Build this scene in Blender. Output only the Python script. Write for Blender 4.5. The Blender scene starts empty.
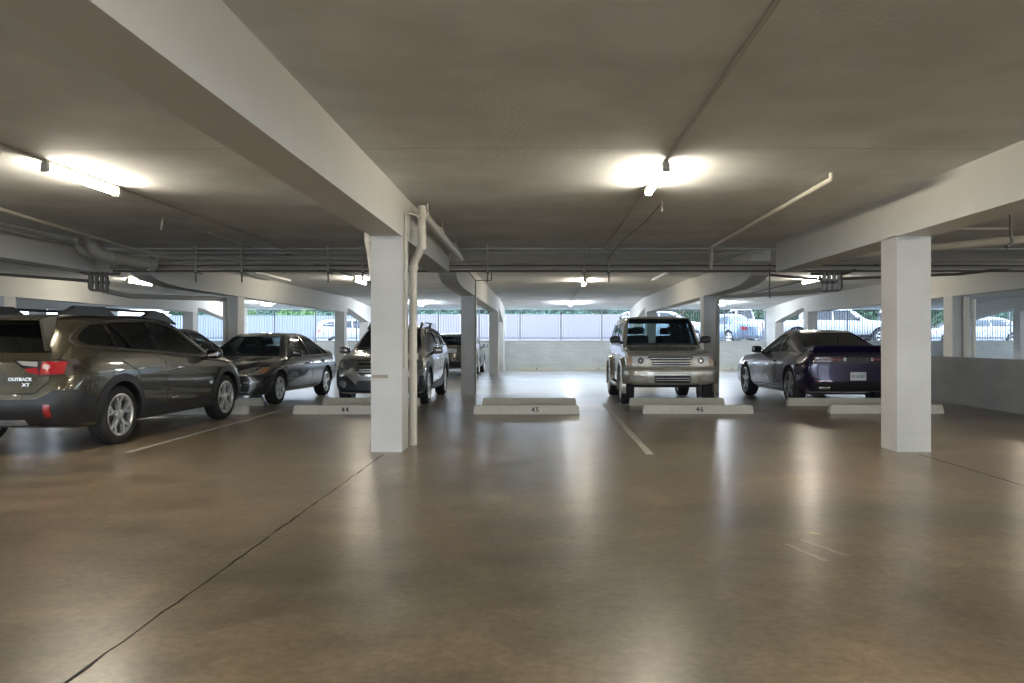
import bpy, bmesh, math, random
from mathutils import Vector, Matrix, geometry
from mathutils.bvhtree import BVHTree
random.seed(7)
SC = bpy.context.scene
COL = SC.collection
PI = math.pi
F = 780.0; VX = 541.0; HY = 341.0; CH = 1.25

# ------------------------------------------------------------------ materials
MATS = {}
def _new(name):
    m = bpy.data.materials.new(name); m.use_nodes = True
    nt = m.node_tree
    return m, nt, nt.nodes['Principled BSDF']
def M(name, col, rough=.6, metal=0., var=.06, scale=8., bump=0., coat=0., spec=.5, alpha=1.):
    if name in MATS: return MATS[name]
    m, nt, b = _new(name)
    N = nt.nodes; L = nt.links
    tc = N.new('ShaderNodeTexCoord'); nz = N.new('ShaderNodeTexNoise')
    nz.inputs['Scale'].default_value = scale; nz.inputs['Detail'].default_value = 4
    L.new(tc.outputs['Object'], nz.inputs['Vector'])
    mx = N.new('ShaderNodeMix'); mx.data_type = 'RGBA'
    mx.inputs['A'].default_value = (*[c * (1 - var) for c in col], 1)
    mx.inputs['B'].default_value = (*[min(1, c * (1 + var)) for c in col], 1)
    L.new(nz.outputs['Fac'], mx.inputs['Factor']); L.new(mx.outputs['Result'], b.inputs['Base Color'])
    b.inputs['Roughness'].default_value = rough; b.inputs['Metallic'].default_value = metal
    b.inputs['Specular IOR Level'].default_value = spec
    if coat: b.inputs['Coat Weight'].default_value = coat; b.inputs['Coat Roughness'].default_value = .04
    if bump:
        bp = N.new('ShaderNodeBump'); bp.inputs['Strength'].default_value = bump; bp.inputs['Distance'].default_value = .01
        L.new(nz.outputs['Fac'], bp.inputs['Height']); L.new(bp.outputs['Normal'], b.inputs['Normal'])
    MATS[name] = m
    return m
def glass(name, col, alpha):
    m, nt, b = _new(name); N = nt.nodes; L = nt.links
    nz = N.new('ShaderNodeTexNoise'); nz.inputs['Scale'].default_value = 3
    mp = N.new('ShaderNodeMapRange'); mp.inputs['To Min'].default_value = .02; mp.inputs['To Max'].default_value = .05
    L.new(nz.outputs['Fac'], mp.inputs['Value']); L.new(mp.outputs['Result'], b.inputs['Roughness'])
    b.inputs['Base Color'].default_value = (*col, 1); b.inputs['Specular IOR Level'].default_value = .6
    tr = N.new('ShaderNodeBsdfTransparent'); tr.inputs['Color'].default_value = (.82, .89, .90, 1)
    mx = N.new('ShaderNodeMixShader')
    fr = N.new('ShaderNodeLayerWeight'); fr.inputs['Blend'].default_value = .5
    pw = N.new('ShaderNodeMath'); pw.operation = 'POWER'; pw.inputs[1].default_value = 4.5; L.new(fr.outputs['Facing'], pw.inputs[0])
    mt = N.new('ShaderNodeMath'); mt.operation = 'MULTIPLY_ADD'; mt.inputs[1].default_value = 1 - alpha; mt.inputs[2].default_value = alpha; mt.use_clamp = True
    L.new(pw.outputs[0], mt.inputs[0]); L.new(mt.outputs[0], mx.inputs['Fac'])
    L.new(tr.outputs[0], mx.inputs[1]); L.new(b.outputs[0], mx.inputs[2])
    L.new(mx.outputs[0], N['Material Output'].inputs['Surface'])
    MATS[name] = m
    return m
def emit(name, col, s):
    m, nt, b = _new(name); m.cycles.emission_sampling = 'FRONT'
    b.inputs['Base Color'].default_value = (*col, 1)
    b.inputs['Emission Color'].default_value = (*col, 1); b.inputs['Emission Strength'].default_value = s
    MATS[name] = m
    return m

def concrete_floor():
    m, nt, b = _new('polished_concrete'); N = nt.nodes; L = nt.links
    tc = N.new('ShaderNodeTexCoord')
    def noise(sc, det, rough=.6, vec=None, dist=0):
        n = N.new('ShaderNodeTexNoise'); n.inputs['Scale'].default_value = sc; n.inputs['Detail'].default_value = det
        n.inputs['Roughness'].default_value = rough; n.inputs['Distortion'].default_value = dist
        L.new(vec or tc.outputs['Object'], n.inputs['Vector']); return n
    n1 = noise(.5, 5, .55, dist=.2); n2 = noise(2.6, 7, .62, dist=.15); n3 = noise(22, 6, .7)
    r1 = N.new('ShaderNodeValToRGB'); e = r1.color_ramp.elements
    e[0].position = .34; e[0].color = (.225, .18, .125, 1); e[1].position = .66; e[1].color = (.35, .285, .20, 1)
    L.new(n1.outputs['Fac'], r1.inputs['Fac'])
    r2 = N.new('ShaderNodeValToRGB'); e = r2.color_ramp.elements
    e[0].position = .36; e[0].color = (.72, .72, .73, 1); e[1].position = .64; e[1].color = (1.08, 1.06, 1.03, 1)
    L.new(n2.outputs['Fac'], r2.inputs['Fac'])
    r3 = N.new('ShaderNodeMapRange'); r3.inputs['From Min'].default_value = .35; r3.inputs['From Max'].default_value = .65; r3.inputs['To Min'].default_value = .80; r3.inputs['To Max'].default_value = 1.2
    L.new(n3.outputs['Fac'], r3.inputs['Value'])
    m1 = N.new('ShaderNodeMix'); m1.data_type = 'RGBA'; m1.blend_type = 'MULTIPLY'; m1.inputs['Factor'].default_value = .75
    L.new(r1.outputs['Color'], m1.inputs['A']); L.new(r2.outputs['Color'], m1.inputs['B'])
    m2 = N.new('ShaderNodeVectorMath'); m2.operation = 'SCALE'
    L.new(m1.outputs['Result'], m2.inputs[0]); L.new(r3.outputs['Result'], m2.inputs['Scale'])
    n5 = noise(.16, 4, .5, dist=.8); n6 = noise(1.1, 9, .75)
    r5 = N.new('ShaderNodeMapRange'); r5.inputs['From Min'].default_value = .42; r5.inputs['From Max'].default_value = .58; L.new(n5.outputs['Fac'], r5.inputs['Value'])
    ms = N.new('ShaderNodeMix'); ms.data_type = 'RGBA'; ms.inputs['A'].default_value = (1.08, 1.03, .98, 1); ms.inputs['B'].default_value = (.60, .64, .68, 1)
    L.new(r5.outputs['Result'], ms.inputs['Factor'])
    r6 = N.new('ShaderNodeMapRange'); r6.inputs['From Min'].default_value = .35; r6.inputs['From Max'].default_value = .65; r6.inputs['To Min'].default_value = .66; r6.inputs['To Max'].default_value = 1.26; L.new(n6.outputs['Fac'], r6.inputs['Value'])
    m5 = N.new('ShaderNodeVectorMath'); m5.operation = 'MULTIPLY'; L.new(m2.outputs[0], m5.inputs[0]); L.new(ms.outputs['Result'], m5.inputs[1])
    m6 = N.new('ShaderNodeVectorMath'); m6.operation = 'SCALE'; L.new(m5.outputs[0], m6.inputs[0]); L.new(r6.outputs['Result'], m6.inputs['Scale'])
    m2 = m6
    # daylight on the far slab painted into its colour, paler and bluer
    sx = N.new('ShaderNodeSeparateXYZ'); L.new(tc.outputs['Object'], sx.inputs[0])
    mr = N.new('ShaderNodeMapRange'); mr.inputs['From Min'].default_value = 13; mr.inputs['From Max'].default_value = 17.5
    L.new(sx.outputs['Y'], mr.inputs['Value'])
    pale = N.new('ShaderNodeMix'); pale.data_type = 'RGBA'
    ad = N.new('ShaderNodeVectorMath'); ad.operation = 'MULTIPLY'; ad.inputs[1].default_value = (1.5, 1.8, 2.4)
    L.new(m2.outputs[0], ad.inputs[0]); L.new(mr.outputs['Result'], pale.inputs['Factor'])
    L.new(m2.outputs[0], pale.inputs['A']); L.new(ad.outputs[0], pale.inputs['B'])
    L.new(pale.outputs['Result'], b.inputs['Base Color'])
    rr = N.new('ShaderNodeMapRange'); rr.inputs['From Min'].default_value = .3; rr.inputs['From Max'].default_value = .7
    rr.inputs['To Min'].default_value = .285; rr.inputs['To Max'].default_value = .36
    L.new(n2.outputs['Fac'], rr.inputs['Value']); L.new(rr.outputs['Result'], b.inputs['Roughness'])
    bp = N.new('ShaderNodeBump'); bp.inputs['Strength'].default_value = .6; bp.inputs['Distance'].default_value = .007
    n4 = noise(5, 7, .62); L.new(n4.outputs['Fac'], bp.inputs['Height']); L.new(bp.outputs['Normal'], b.inputs['Normal'])
    b.inputs['Specular IOR Level'].default_value = .5
    cw = N.new('ShaderNodeMapRange'); cw.inputs['From Min'].default_value = .35; cw.inputs['From Max'].default_value = .65; cw.inputs['To Min'].default_value = .04; cw.inputs['To Max'].default_value = .38
    L.new(n6.outputs['Fac'], cw.inputs['Value']); L.new(cw.outputs['Result'], b.inputs['Coat Weight']); b.inputs['Coat Roughness'].default_value = .19
    L.new(bp.outputs['Normal'], b.inputs['Coat Normal'])
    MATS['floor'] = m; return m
def ceiling_mat():
    m, nt, b = _new('painted_ceiling_concrete'); N = nt.nodes; L = nt.links
    tc = N.new('ShaderNodeTexCoord'); n1 = N.new('ShaderNodeTexNoise'); n1.inputs['Scale'].default_value = 1.2; n1.inputs['Detail'].default_value = 7
    L.new(tc.outputs['Object'], n1.inputs['Vector'])
    r = N.new('ShaderNodeValToRGB'); e = r.color_ramp.elements
    e[0].position = .38; e[0].color = (.64, .65, .625, 1); e[1].position = .62; e[1].color = (.77, .78, .76, 1)
    L.new(n1.outputs['Fac'], r.inputs['Fac'])
    # pour joints across the slab every 3.05 m
    sx = N.new('ShaderNodeSeparateXYZ'); L.new(tc.outputs['Object'], sx.inputs[0])
    nw = N.new('ShaderNodeTexNoise'); nw.inputs['Scale'].default_value = .7; L.new(tc.outputs['Object'], nw.inputs['Vector'])
    a0 = N.new('ShaderNodeMath'); a0.operation = 'MULTIPLY_ADD'; a0.inputs[1].default_value = .12; L.new(nw.outputs['Fac'], a0.inputs[0]); L.new(sx.outputs['Y'], a0.inputs[2])
    a1 = N.new('ShaderNodeMath'); a1.operation = 'SUBTRACT'; a1.inputs[1].default_value = 6.81 - 3.05 * 6; L.new(a0.outputs[0], a1.inputs[0])
    a2 = N.new('ShaderNodeMath'); a2.operation = 'MODULO'; a2.inputs[1].default_value = 3.05; L.new(a1.outputs[0], a2.inputs[0])
    a3 = N.new('ShaderNodeMath'); a3.operation = 'LESS_THAN'; a3.inputs[1].default_value = .02; L.new(a2.outputs[0], a3.inputs[0])
    mx = N.new('ShaderNodeMix'); mx.data_type = 'RGBA'; L.new(r.outputs['Color'], mx.inputs['A']); mx.inputs['B'].default_value = (.42, .41, .38, 1)
    a4 = N.new('ShaderNodeMath'); a4.operation = 'MULTIPLY'; a4.inputs[1].default_value = .7; L.new(a3.outputs[0], a4.inputs[0])
    L.new(a4.outputs[0], mx.inputs['Factor']); L.new(mx.outputs['Result'], b.inputs['Base Color'])
    n3 = N.new('ShaderNodeTexNoise'); n3.inputs['Scale'].default_value = 30; n3.inputs['Detail'].default_value = 5; L.new(tc.outputs['Object'], n3.inputs['Vector'])
    bp = N.new('ShaderNodeBump'); bp.inputs['Strength'].default_value = .35; bp.inputs['Distance'].default_value = .01
    L.new(n3.outputs['Fac'], bp.inputs['Height']); L.new(bp.outputs['Normal'], b.inputs['Normal'])
    b.inputs['Roughness'].default_value = .85
    MATS['ceil'] = m; return m
def block_mat(name, c1, c2, cm, bw=.4, bh=.1, axis='XZ'):
    m, nt, b = _new(name); N = nt.nodes; L = nt.links
    tc = N.new('ShaderNodeTexCoord'); sx = N.new('ShaderNodeSeparateXYZ'); L.new(tc.outputs['Object'], sx.inputs[0])
    cb = N.new('ShaderNodeCombineXYZ'); L.new(sx.outputs[axis[0]], cb.inputs['X']); L.new(sx.outputs[axis[1]], cb.inputs['Y'])
    br = N.new('ShaderNodeTexBrick'); L.new(cb.outputs[0], br.inputs['Vector'])
    br.inputs['Scale'].default_value = 1; br.inputs['Brick Width'].default_value = bw; br.inputs['Row Height'].default_value = bh
    br.inputs['Mortar Size'].default_value = .008; br.inputs['Mortar Smooth'].default_value = .3
    br.inputs['Color1'].default_value = (*c1, 1); br.inputs['Color2'].default_value = (*c2, 1); br.inputs['Mortar'].default_value = (*cm, 1)
    nz = N.new('ShaderNodeTexNoise'); nz.inputs['Scale'].default_value = 1.3; nz.inputs['Detail'].default_value = 7; L.new(tc.outputs['Object'], nz.inputs['Vector'])
    mr = N.new('ShaderNodeMapRange'); mr.inputs['To Min'].default_value = .75; mr.inputs['To Max'].default_value = 1.2; L.new(nz.outputs['Fac'], mr.inputs['Value'])
    sc = N.new('ShaderNodeVectorMath'); sc.operation = 'SCALE'; L.new(br.outputs['Color'], sc.inputs[0]); L.new(mr.outputs['Result'], sc.inputs['Scale'])
    L.new(sc.outputs[0], b.inputs['Base Color']); b.inputs['Roughness'].default_value = .7
    bp = N.new('ShaderNodeBump'); bp.inputs['Strength'].default_value = .15; bp.inputs['Distance'].default_value = .008; bp.invert = True
    L.new(br.outputs['Fac'], bp.inputs['Height']); L.new(bp.outputs['Normal'], b.inputs['Normal'])
    MATS[name] = m; return m

FLOOR = concrete_floor(); CEIL = ceiling_mat()
WHITE = M('painted_beam_concrete', (.63, .625, .585), .65, var=.05, scale=3, bump=.12)
COLM = block_mat('painted_column_block', (.59, .585, .56), (.582, .578, .552), (.57, .566, .542), 2., .2, 'XZ')
CMU = block_mat('painted_block_wall', (.62, .64, .62), (.56, .59, .58), (.46, .49, .49), .4, .1)
CMU2 = block_mat('grey_ramp_block_wall', (.38, .38, .37), (.35, .35, .345), (.32, .32, .315), .4, .2, 'YZ')
PVC = M('cream_pvc_pipe', (.66, .62, .52), .4)
GREYP = M('grey_painted_pipe', (.36, .345, .30), .5)
DARKP = M('dark_steel_pipe', (.12, .11, .095), .55)
CONDUIT = M('conduit_paint', (.55, .53, .47), .5)
STOPM = M('cream_wheel_stop_concrete', (.60, .575, .49), .75, var=.12, scale=14, bump=.3)
LINEM = M('worn_white_line_paint', (.46, .45, .41), .6, var=.5, scale=18)
BLACKT = M('black_stencil_paint', (.04, .04, .045), .6)
STEEL = M('fence_steel_paint', (.22, .23, .25), .5)
WOODGREY = M('painted_fence_rail', (.5, .5, .5), .5)
# ------------------------------------------------------------------ geometry helpers
def link(name, me, mat=None, parent=None, mats=None):
    o = bpy.data.objects.new(name, me); COL.objects.link(o)
    for mm in (mats or ([mat] if mat else [])): me.materials.append(mm)
    if parent is not None: o.parent = parent
    return o
def fin(name, bm, mat=None, parent=None, smooth=False, mats=None, ang=40):
    bmesh.ops.recalc_face_normals(bm, faces=bm.faces)
    me = bpy.data.meshes.new(name); bm.to_mesh(me); bm.free()
    if smooth:
        me.polygons.foreach_set('use_smooth', [True] * len(me.polygons)); me.set_sharp_from_angle(angle=math.radians(ang))
    return link(name, me, mat, parent, mats)
def tag(o, label=None, cat=None, group=None, kind=None):
    if label: o['label'] = label
    if cat: o['category'] = cat
    if group: o['group'] = group
    if kind: o['kind'] = kind
    return o
def empty(name, loc=(0, 0, 0), rz=0.):
    o = bpy.data.objects.new(name, None); COL.objects.link(o); o.location = loc; o.rotation_euler = (0, 0, rz)
    o.empty_display_size = .1
    return o
def box(bm, x0, x1, y0, y1, z0, z1, mtx=None, bev=0.):
    r = bmesh.ops.create_cube(bm, size=1)
    vs = r['verts']
    for v in vs:
        v.co = Vector(((x0 + x1) / 2 + v.co.x * (x1 - x0), (y0 + y1) / 2 + v.co.y * (y1 - y0), (z0 + z1) / 2 + v.co.z * (z1 - z0)))
    if bev:
        es = list({e for v in vs for e in v.link_edges})
        rr = bmesh.ops.bevel(bm, geom=es, offset=bev, segments=2, affect='EDGES', profile=.5)
        vs = list({v for f in rr['faces'] for v in f.verts} | {v for v in vs if v.is_valid})
    if mtx is not None:
        for v in vs: v.co = mtx @ v.co
    return vs
def mbox(name, x0, x1, y0, y1, z0, z1, mat, parent=None, bev=0.):
    bm = bmesh.new(); box(bm, x0, x1, y0, y1, z0, z1, bev=bev)
    return fin(name, bm, mat, parent)
def fillet(pts, r, n=5):
    pts = [Vector(p) for p in pts]
    if r <= 0 or len(pts) < 3: return pts
    out = [pts[0]]
    for i in range(1, len(pts) - 1):
        a, b, c = pts[i - 1], pts[i], pts[i + 1]
        d1 = (a - b); d2 = (c - b)
        t = min(r, d1.length * .45, d2.length * .45)
        p1 = b + d1.normalized() * t; p2 = b + d2.normalized() * t
        for k in range(n + 1):
            u = k / n
            out.append(p1 * (1 - u) ** 2 + b * 2 * u * (1 - u) + p2 * u * u)
    out.append(pts[-1]); return out
def sweep(bm, pts, r, n=10, fil=0., cap=True):
    pts = fillet(pts, fil)
    rr = r if hasattr(r, '__len__') else [r] * len(pts)
    rings = []; up = None
    for i, p in enumerate(pts):
        d = (pts[min(i + 1, len(pts) - 1)] - pts[max(i - 1, 0)]).normalized()
        if up is None:
            up = Vector((0, 0, 1)) if abs(d.z) < .9 else Vector((1, 0, 0))
        s = d.cross(up).normalized(); up = s.cross(d).normalized()
        rings.append([bm.verts.new(p + (s * math.cos(a) + up * math.sin(a)) * rr[i]) for a in (2 * PI * k / n for k in range(n))])
    for a, b in zip(rings, rings[1:]):
        for k in range(n): bm.faces.new((a[k], a[(k + 1) % n], b[(k + 1) % n], b[k]))
    if cap: bm.faces.new(rings[0][::-1]); bm.faces.new(rings[-1])
def pipe(name, pts, r, mat, parent=None, fil=0., n=10):
    bm = bmesh.new(); sweep(bm, pts, r, n, fil)
    return fin(name, bm, mat, parent, smooth=True)
def lathe(bm, prof, n=32, mtx=None, closed=False):
    rings = []
    for (x, r) in prof:   # axis = local y ; x position along y, r radius
        rings.append([bm.verts.new(Vector((r * math.cos(a), x, r * math.sin(a)))) for a in (2 * PI * k / n for k in range(n))])
    if mtx is not None:
        for R in rings:
            for v in R: v.co = mtx @ v.co
    seq = list(zip(rings, rings[1:])) + ([(rings[-1], rings[0])] if closed else [])
    for a, b in seq:
        for k in range(n): bm.faces.new((a[k], a[(k + 1) % n], b[(k + 1) % n], b[k]))
    if not closed:
        bm.faces.new(rings[0][::-1]); bm.faces.new(rings[-1])
    return rings
def prism(bm, poly, axis, a, b):
    """closed prism of a 2D polygon between a and b on axis ('y': poly=(x,z); 'x': poly=(y,z); 'z': poly=(x,y))"""
    def P(u, v, t): return Vector((u, t, v)) if axis == 'y' else Vector((t, u, v)) if axis == 'x' else Vector((u, v, t))
    A = [bm.verts.new(P(u, v, a)) for u, v in poly]; B = [bm.verts.new(P(u, v, b)) for u, v in poly]
    n = len(poly); bm.faces.new(A); bm.faces.new(B[::-1])
    for i in range(n): bm.faces.new((A[i], B[i], B[(i + 1) % n], A[(i + 1) % n]))
def text_obj(name, s, size, mtx, mat, parent=None, ext=.002, spacing=1.0, sx=1.):
    cu = bpy.data.curves.new(name, 'FONT'); cu.body = s; cu.size = size; cu.extrude = ext
    cu.align_x = 'CENTER'; cu.align_y = 'CENTER'; cu.space_character = spacing; cu.offset = size * .015
    o = bpy.data.objects.new('tmp', cu); COL.objects.link(o)
    dg = bpy.context.evaluated_depsgraph_get(); dg.update()
    me = bpy.data.meshes.new_from_object(o.evaluated_get(dg)); bpy.data.objects.remove(o); 
    me.name = name
    me.transform(mtx @ Matrix.Diagonal((sx, 1, 1, 1)))
    me.materials.clear()
    return link(name, me, mat, parent)
def frame(X, Y, Z, loc):
    m = Matrix((X, Y, Z)).transposed().to_4x4(); m.translation = Vector(loc); return m
FACE_CAM = lambda loc: frame((1, 0, 0), (0, 0, 1), (0, -1, 0), loc)
def floorpt(px, py, z=0.):
    Y = (CH - z) * F / (py - HY); return Vector(((px - VX) * Y / F, Y, z))
def at(px, py, Y): return Vector(((px - VX) * Y / F, Y, CH - (py - HY) * Y / F))

# ------------------------------------------------------------------ the garage shell
ZC = 2.92; ZS = 2.43; ZC2 = 2.84; ZS2 = 2.295
XL, XR = -27., 27.; YN = -11.; YW = 33.3
S = 'structure'
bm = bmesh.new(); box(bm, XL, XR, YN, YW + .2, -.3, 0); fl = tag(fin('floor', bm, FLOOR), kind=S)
tag(mbox('ceiling', XL, XR, YN, 14.0, ZC, ZC + .5, CEIL), kind=S)
bm = bmesh.new(); prism(bm, [(14.0, ZC + .5), (14.0, 2.895), (19.0, 2.845), (28.9, ZC2), (33.6, 2.61), (33.6, ZC + .5)], 'x', XL, XR)
tag(fin('ceiling', bm, CEIL), kind=S)
tag(mbox('wall_far', XL, XR, YW, YW + .2, 0, CH - .02, CMU), kind=S)
bm = bmesh.new(); box(bm, XL, XR, YW - .03, YW + .23, CH - .02, CH + .02)
tag(fin('trim_1', bm, WHITE), kind=S)
for nm, x in (('wall_left', XL - .2), ('wall_right', XR)):
    bm = bmesh.new(); box(bm, x, x + .2, YN, YW + .2, 0, 1.25); box(bm, x, x + .2, YN, YW + .2, 2.55, ZC)
    y = YN
    while y < YW: box(bm, x, x + .2, y, y + .5, 1.25, 2.55); y += 5.6
    tag(fin(nm, bm, WHITE), kind=S)
bm = bmesh.new(); box(bm, XL, XR, YN - .2, YN, 2.45, ZC + .5)
for x in (-27, -18.5, -8, -1.9, 4, 9.6, 18.5, 26.5): box(bm, x, x + .4, YN - .2, YN, 0, 2.45)
tag(fin('wall_near', bm, WHITE), kind=S)
# low ramp wall on the right
bm = bmesh.new(); box(bm, 8.2, 8.4, -2, 18.9, 0, .93); tag(fin('wall_ramp', bm, CMU2), kind=S)

def beam(y0, y1, xa, xb, prof):
    bm = bmesh.new(); prism(bm, prof, 'x', xa, xb); return tag(fin('beam', bm, WHITE, smooth=True, ang=25), kind=S)
rows = [(-23.9, -23.55), (-18.35, -18.0), (-12.85, -12.5), (-7.41, -7.06), (-1.914, -1.565), (4.007, 4.39), (9.6, 9.95), (17.2, 17.55)]
for i, (xa, xb) in enumerate(rows):
    if i == 3: na, nb = -7.95, -7.6
    elif i == 2: na, nb = -13.3, -12.9
    else: na, nb = xa, xb
    # near bay: straight beam
    beam(0, 0, na, nb, [(YN, ZC + .02), (YN, ZS), (13.3, ZS), (13.3, ZC + .02)])
    fa, fb = xa, xb
    if i == 5: fa, fb = 3.79, 4.14
    if i == 4: fa, fb = -1.86, -1.534
    if i == 6: fa, fb = 9.58, 9.93
    up = ZC2 + .05
    beam(0, 0, fa, fb, [(14.05, up), (14.05, 2.53), (14.12, 2.45), (14.35, 2.385), (14.8, 2.33), (15.5, 2.30), (16.5, ZS2), (28.3, ZS2),
                        (28.42, ZS2 + .02), (28.42, 2.45), (28.75, 2.45), (31.9, 2.03), (33.2, 2.03), (33.2, up)])
    ta = 1.0 if i < 7 else 0
    for (yc, zt, xo) in ((8.78, ZS, (na, nb)), (18.16, ZS2, (fa, fb)), (28.0, ZS2, (fa, fb)), (31.9, 2.03, (fa, fb))):
        if yc < 10 and i in (2, 3): pass
        bm = bmesh.new(); dy = .41 if yc < 30 else 1.3
        box(bm, xo[0], xo[1], yc, yc + dy, -.02, zt + .01)
        tag(fin('column', bm, COLM), kind=S)
    bm = bmesh.new(); box(bm, na, nb, -.6, -.2, -.02, ZS + .01); tag(fin('column', bm, COLM), kind=S) if i not in (4,) else bm.free()

# ------------------------------------------------------------------ floor marks
def strip(name, pts, w, mat, z=.002, label=None, cat=None, jitter=0., kind=None, group=None):
    bm = bmesh.new(); L = []
    for i, p in enumerate(pts):
        d = (Vector(pts[min(i + 1, len(pts) - 1)]) - Vector(pts[max(i - 1, 0)])).normalized(); n = Vector((-d.y, d.x))
        ww = w * (1 + random.uniform(-jitter, jitter)) / 2
        L.append([bm.verts.new((p[0] + n.x * s * ww, p[1] + n.y * s * ww, zz)) for s in (-1, 1) for zz in (z, z - .004)])
    for a, b in zip(L, L[1:]):
        bm.faces.new((a[0], a[2], b[2], b[0])); bm.faces.new((a[1], b[1], b[3], a[3]))
        bm.faces.new((a[0], b[0], b[1], a[1])); bm.faces.new((a[2], a[3], b[3], b[2]))
    bm.faces.new((L[0][0], L[0][1], L[0][3], L[0][2])); bm.faces.new((L[-1][0], L[-1][2], L[-1][3], L[-1][1]))
    o = fin(name, bm, mat)
    return tag(o, label, cat, group, kind)
def seg(x0, y0, x1, y1, n=12, j=0.):
    return [(x0 + (x1 - x0) * k / n + random.uniform(-j, j), y0 + (y1 - y0) * k / n) for k in range(n + 1)]
strip('parking_line', seg(-4.64, 8.78, -4.70, 14.2), .075, LINEM, label='white stall line running beside the big olive wagon', cat='parking line', jitter=.15)
strip('parking_line', seg(1.20, 8.6, 1.25, 15.6), .08, LINEM, label='white stall line in front of the beige boxy off-roader, running to the empty stall', cat='parking line', jitter=.2)
strip('parking_line', seg(.95, 29.3, 1.0, 33.0), .09, LINEM, label='white stall line at the foot of the far block wall', cat='parking line', jitter=.15)
DARKC = M('dark_crack', (.03, .026, .022), .9)
CR = random.Random(3)
pts = [(-1.74 + CR.uniform(-.006, .006), .6 + k * .12) for k in range(68)]
strip('floor_joint', pts, .011, DARKC, z=.0015, kind=S, jitter=.6)
pts = [(4.17 + CR.uniform(-.01, .01), .6 + k * .2) for k in range(41)]
strip('floor_joint', pts, .01, DARKC, z=.0015, kind=S, jitter=.6)
for y in (13.9,):
    strip('floor_joint', [(-12 + k * .5, y + CR.uniform(-.01, .01)) for k in range(42)], .012, DARKC, z=.0015, kind=S)
for k in range(2):
    strip('scuff_mark', seg(1.62 + k * .16, 4.42 + k * .12, 1.50 + k * .13, 4.80 + k * .1, 5, .01), .045, M('pale_scuff', (.37, .325, .265), .45, var=.3, scale=20), z=.0012,
          label='pale tyre scuff on the bare floor beside the yellow leaf', cat='mark', group='pale scuffs on the brown floor')
bm = bmesh.new()
lp = [(0, 0, .003), (.02, .012, .009), (.05, .013, .006), (.085, .0, .002), (.05, -.011, .008), (.02, -.01, .006)]
vv = [bm.verts.new(Vector(p)) for p in lp]; v2 = [bm.verts.new(Vector(p) + Vector((0, 0, .002))) for p in lp]
bm.faces.new(vv[::-1]); bm.faces.new(v2)
for k in range(6): bm.faces.new((vv[k], vv[(k + 1) % 6], v2[(k + 1) % 6], v2[k]))
lf = fin('fallen_leaf', bm, M('dry_yellow_leaf', (.75, .66, .32), .6)); p = floorpt(809, 534); lf.location = p; lf.rotation_euler = (0, 0, -.5)
tag(lf, 'small dry yellow leaf lying alone on the open brown floor', 'leaf')

# wheel stops
def wheel_stop(x0, x1, y, num, label, d=.16, h=.15, nx=None):
    e = empty('wheel_stop', ((x0 + x1) / 2, y, 0))
    w = (x1 - x0) / 2
    bm = bmesh.new()
    P = [(-w, 0, 0), (w, 0, 0), (w, d, 0), (-w, d, 0)]; t = .03; q = .02
    T = [(-w + q, t, h), (w - q, t, h), (w - q, d - t, h), (-w + q, d - t, h)]
    a = [bm.verts.new(c) for c in P]; b = [bm.verts.new(c) for c in T]
    bm.faces.new(a[::-1]); bm.faces.new(b)
    for k in range(4): bm.faces.new((a[k], a[(k + 1) % 4], b[(k + 1) % 4], b[k]))
    bmesh.ops.bevel(bm, geom=list(bm.edges), offset=.012, segments=2, affect='EDGES')
    fin('stop_body', bm, STOPM, e)
    if num:
        s = math.atan2(t, h)
        mt = frame((1, 0, 0), (0, math.sin(s), math.cos(s)), (0, -math.cos(s), math.sin(s)), ((nx if nx is not None else (x0 + x1) / 2) - (x0 + x1) / 2, t * .5 - .001, h * .5))
        text_obj('stall_number', num, .12, mt, BLACKT, e, ext=.002, spacing=1.15)
    tag(e, label, 'wheel stop', 'concrete wheel stops')
    return e
wheel_stop(-6.85, -5.0, 13.28, None, 'cream wheel stop half hidden by the front wheel of the olive wagon')
wheel_stop(-7.2, -5.37, 15.0, None, 'cream wheel stop under the nose of the dark grey sedan')
wheel_stop(-4.235, -2.40, 13.28, '44', 'cream wheel stop stencilled 44, partly behind the pale front column', nx=-3.34)
wheel_stop(-4.22, -2.33, 15.0, None, 'cream wheel stop under the bumper of the silver grey crossover, behind the one stencilled 44')
wheel_stop(-1.158, .664, 13.28, '45', 'cream wheel stop stencilled 45 in the empty middle stall', nx=-.1)
wheel_stop(-1.14, .685, 15.0, None, 'blank cream wheel stop directly behind the one stencilled 45')
wheel_stop(1.745, 3.65, 13.35, '46', 'cream wheel stop stencilled with a number in front of the beige boxy off-roader', nx=2.72)
wheel_stop(1.70, 3.55, 15.02, None, 'blank cream wheel stop tucked under the beige off-roader, behind a stencilled one')
wheel_stop(4.97, 6.94, 13.4, None, 'cream wheel stop passing behind the pale right column, the nearer of two there')
wheel_stop(4.75, 6.6, 15.0, None, 'cream wheel stop under the tail of the purple coupe')
for x0, x1, n, lb in ((-1.08, .70, '8', 'long low wheel stop at the far wall, left of the far stall line'), (1.52, 3.3, '10', 'long low wheel stop at the far wall seen just left of the beige off-roader'),
                  (-6.9, -5.1, None, 'far wheel stop against the block wall between the sedan and the silver crossover'), (4.2, 6.0, None, 'far wheel stop seen between the beige off-roader and the purple coupe'),
                  (7.2, 9.0, '12', 'far wheel stop against the block wall to the rear of the purple coupe nose')):
    wheel_stop(x0, x1, 33.05, n, lb)
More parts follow.
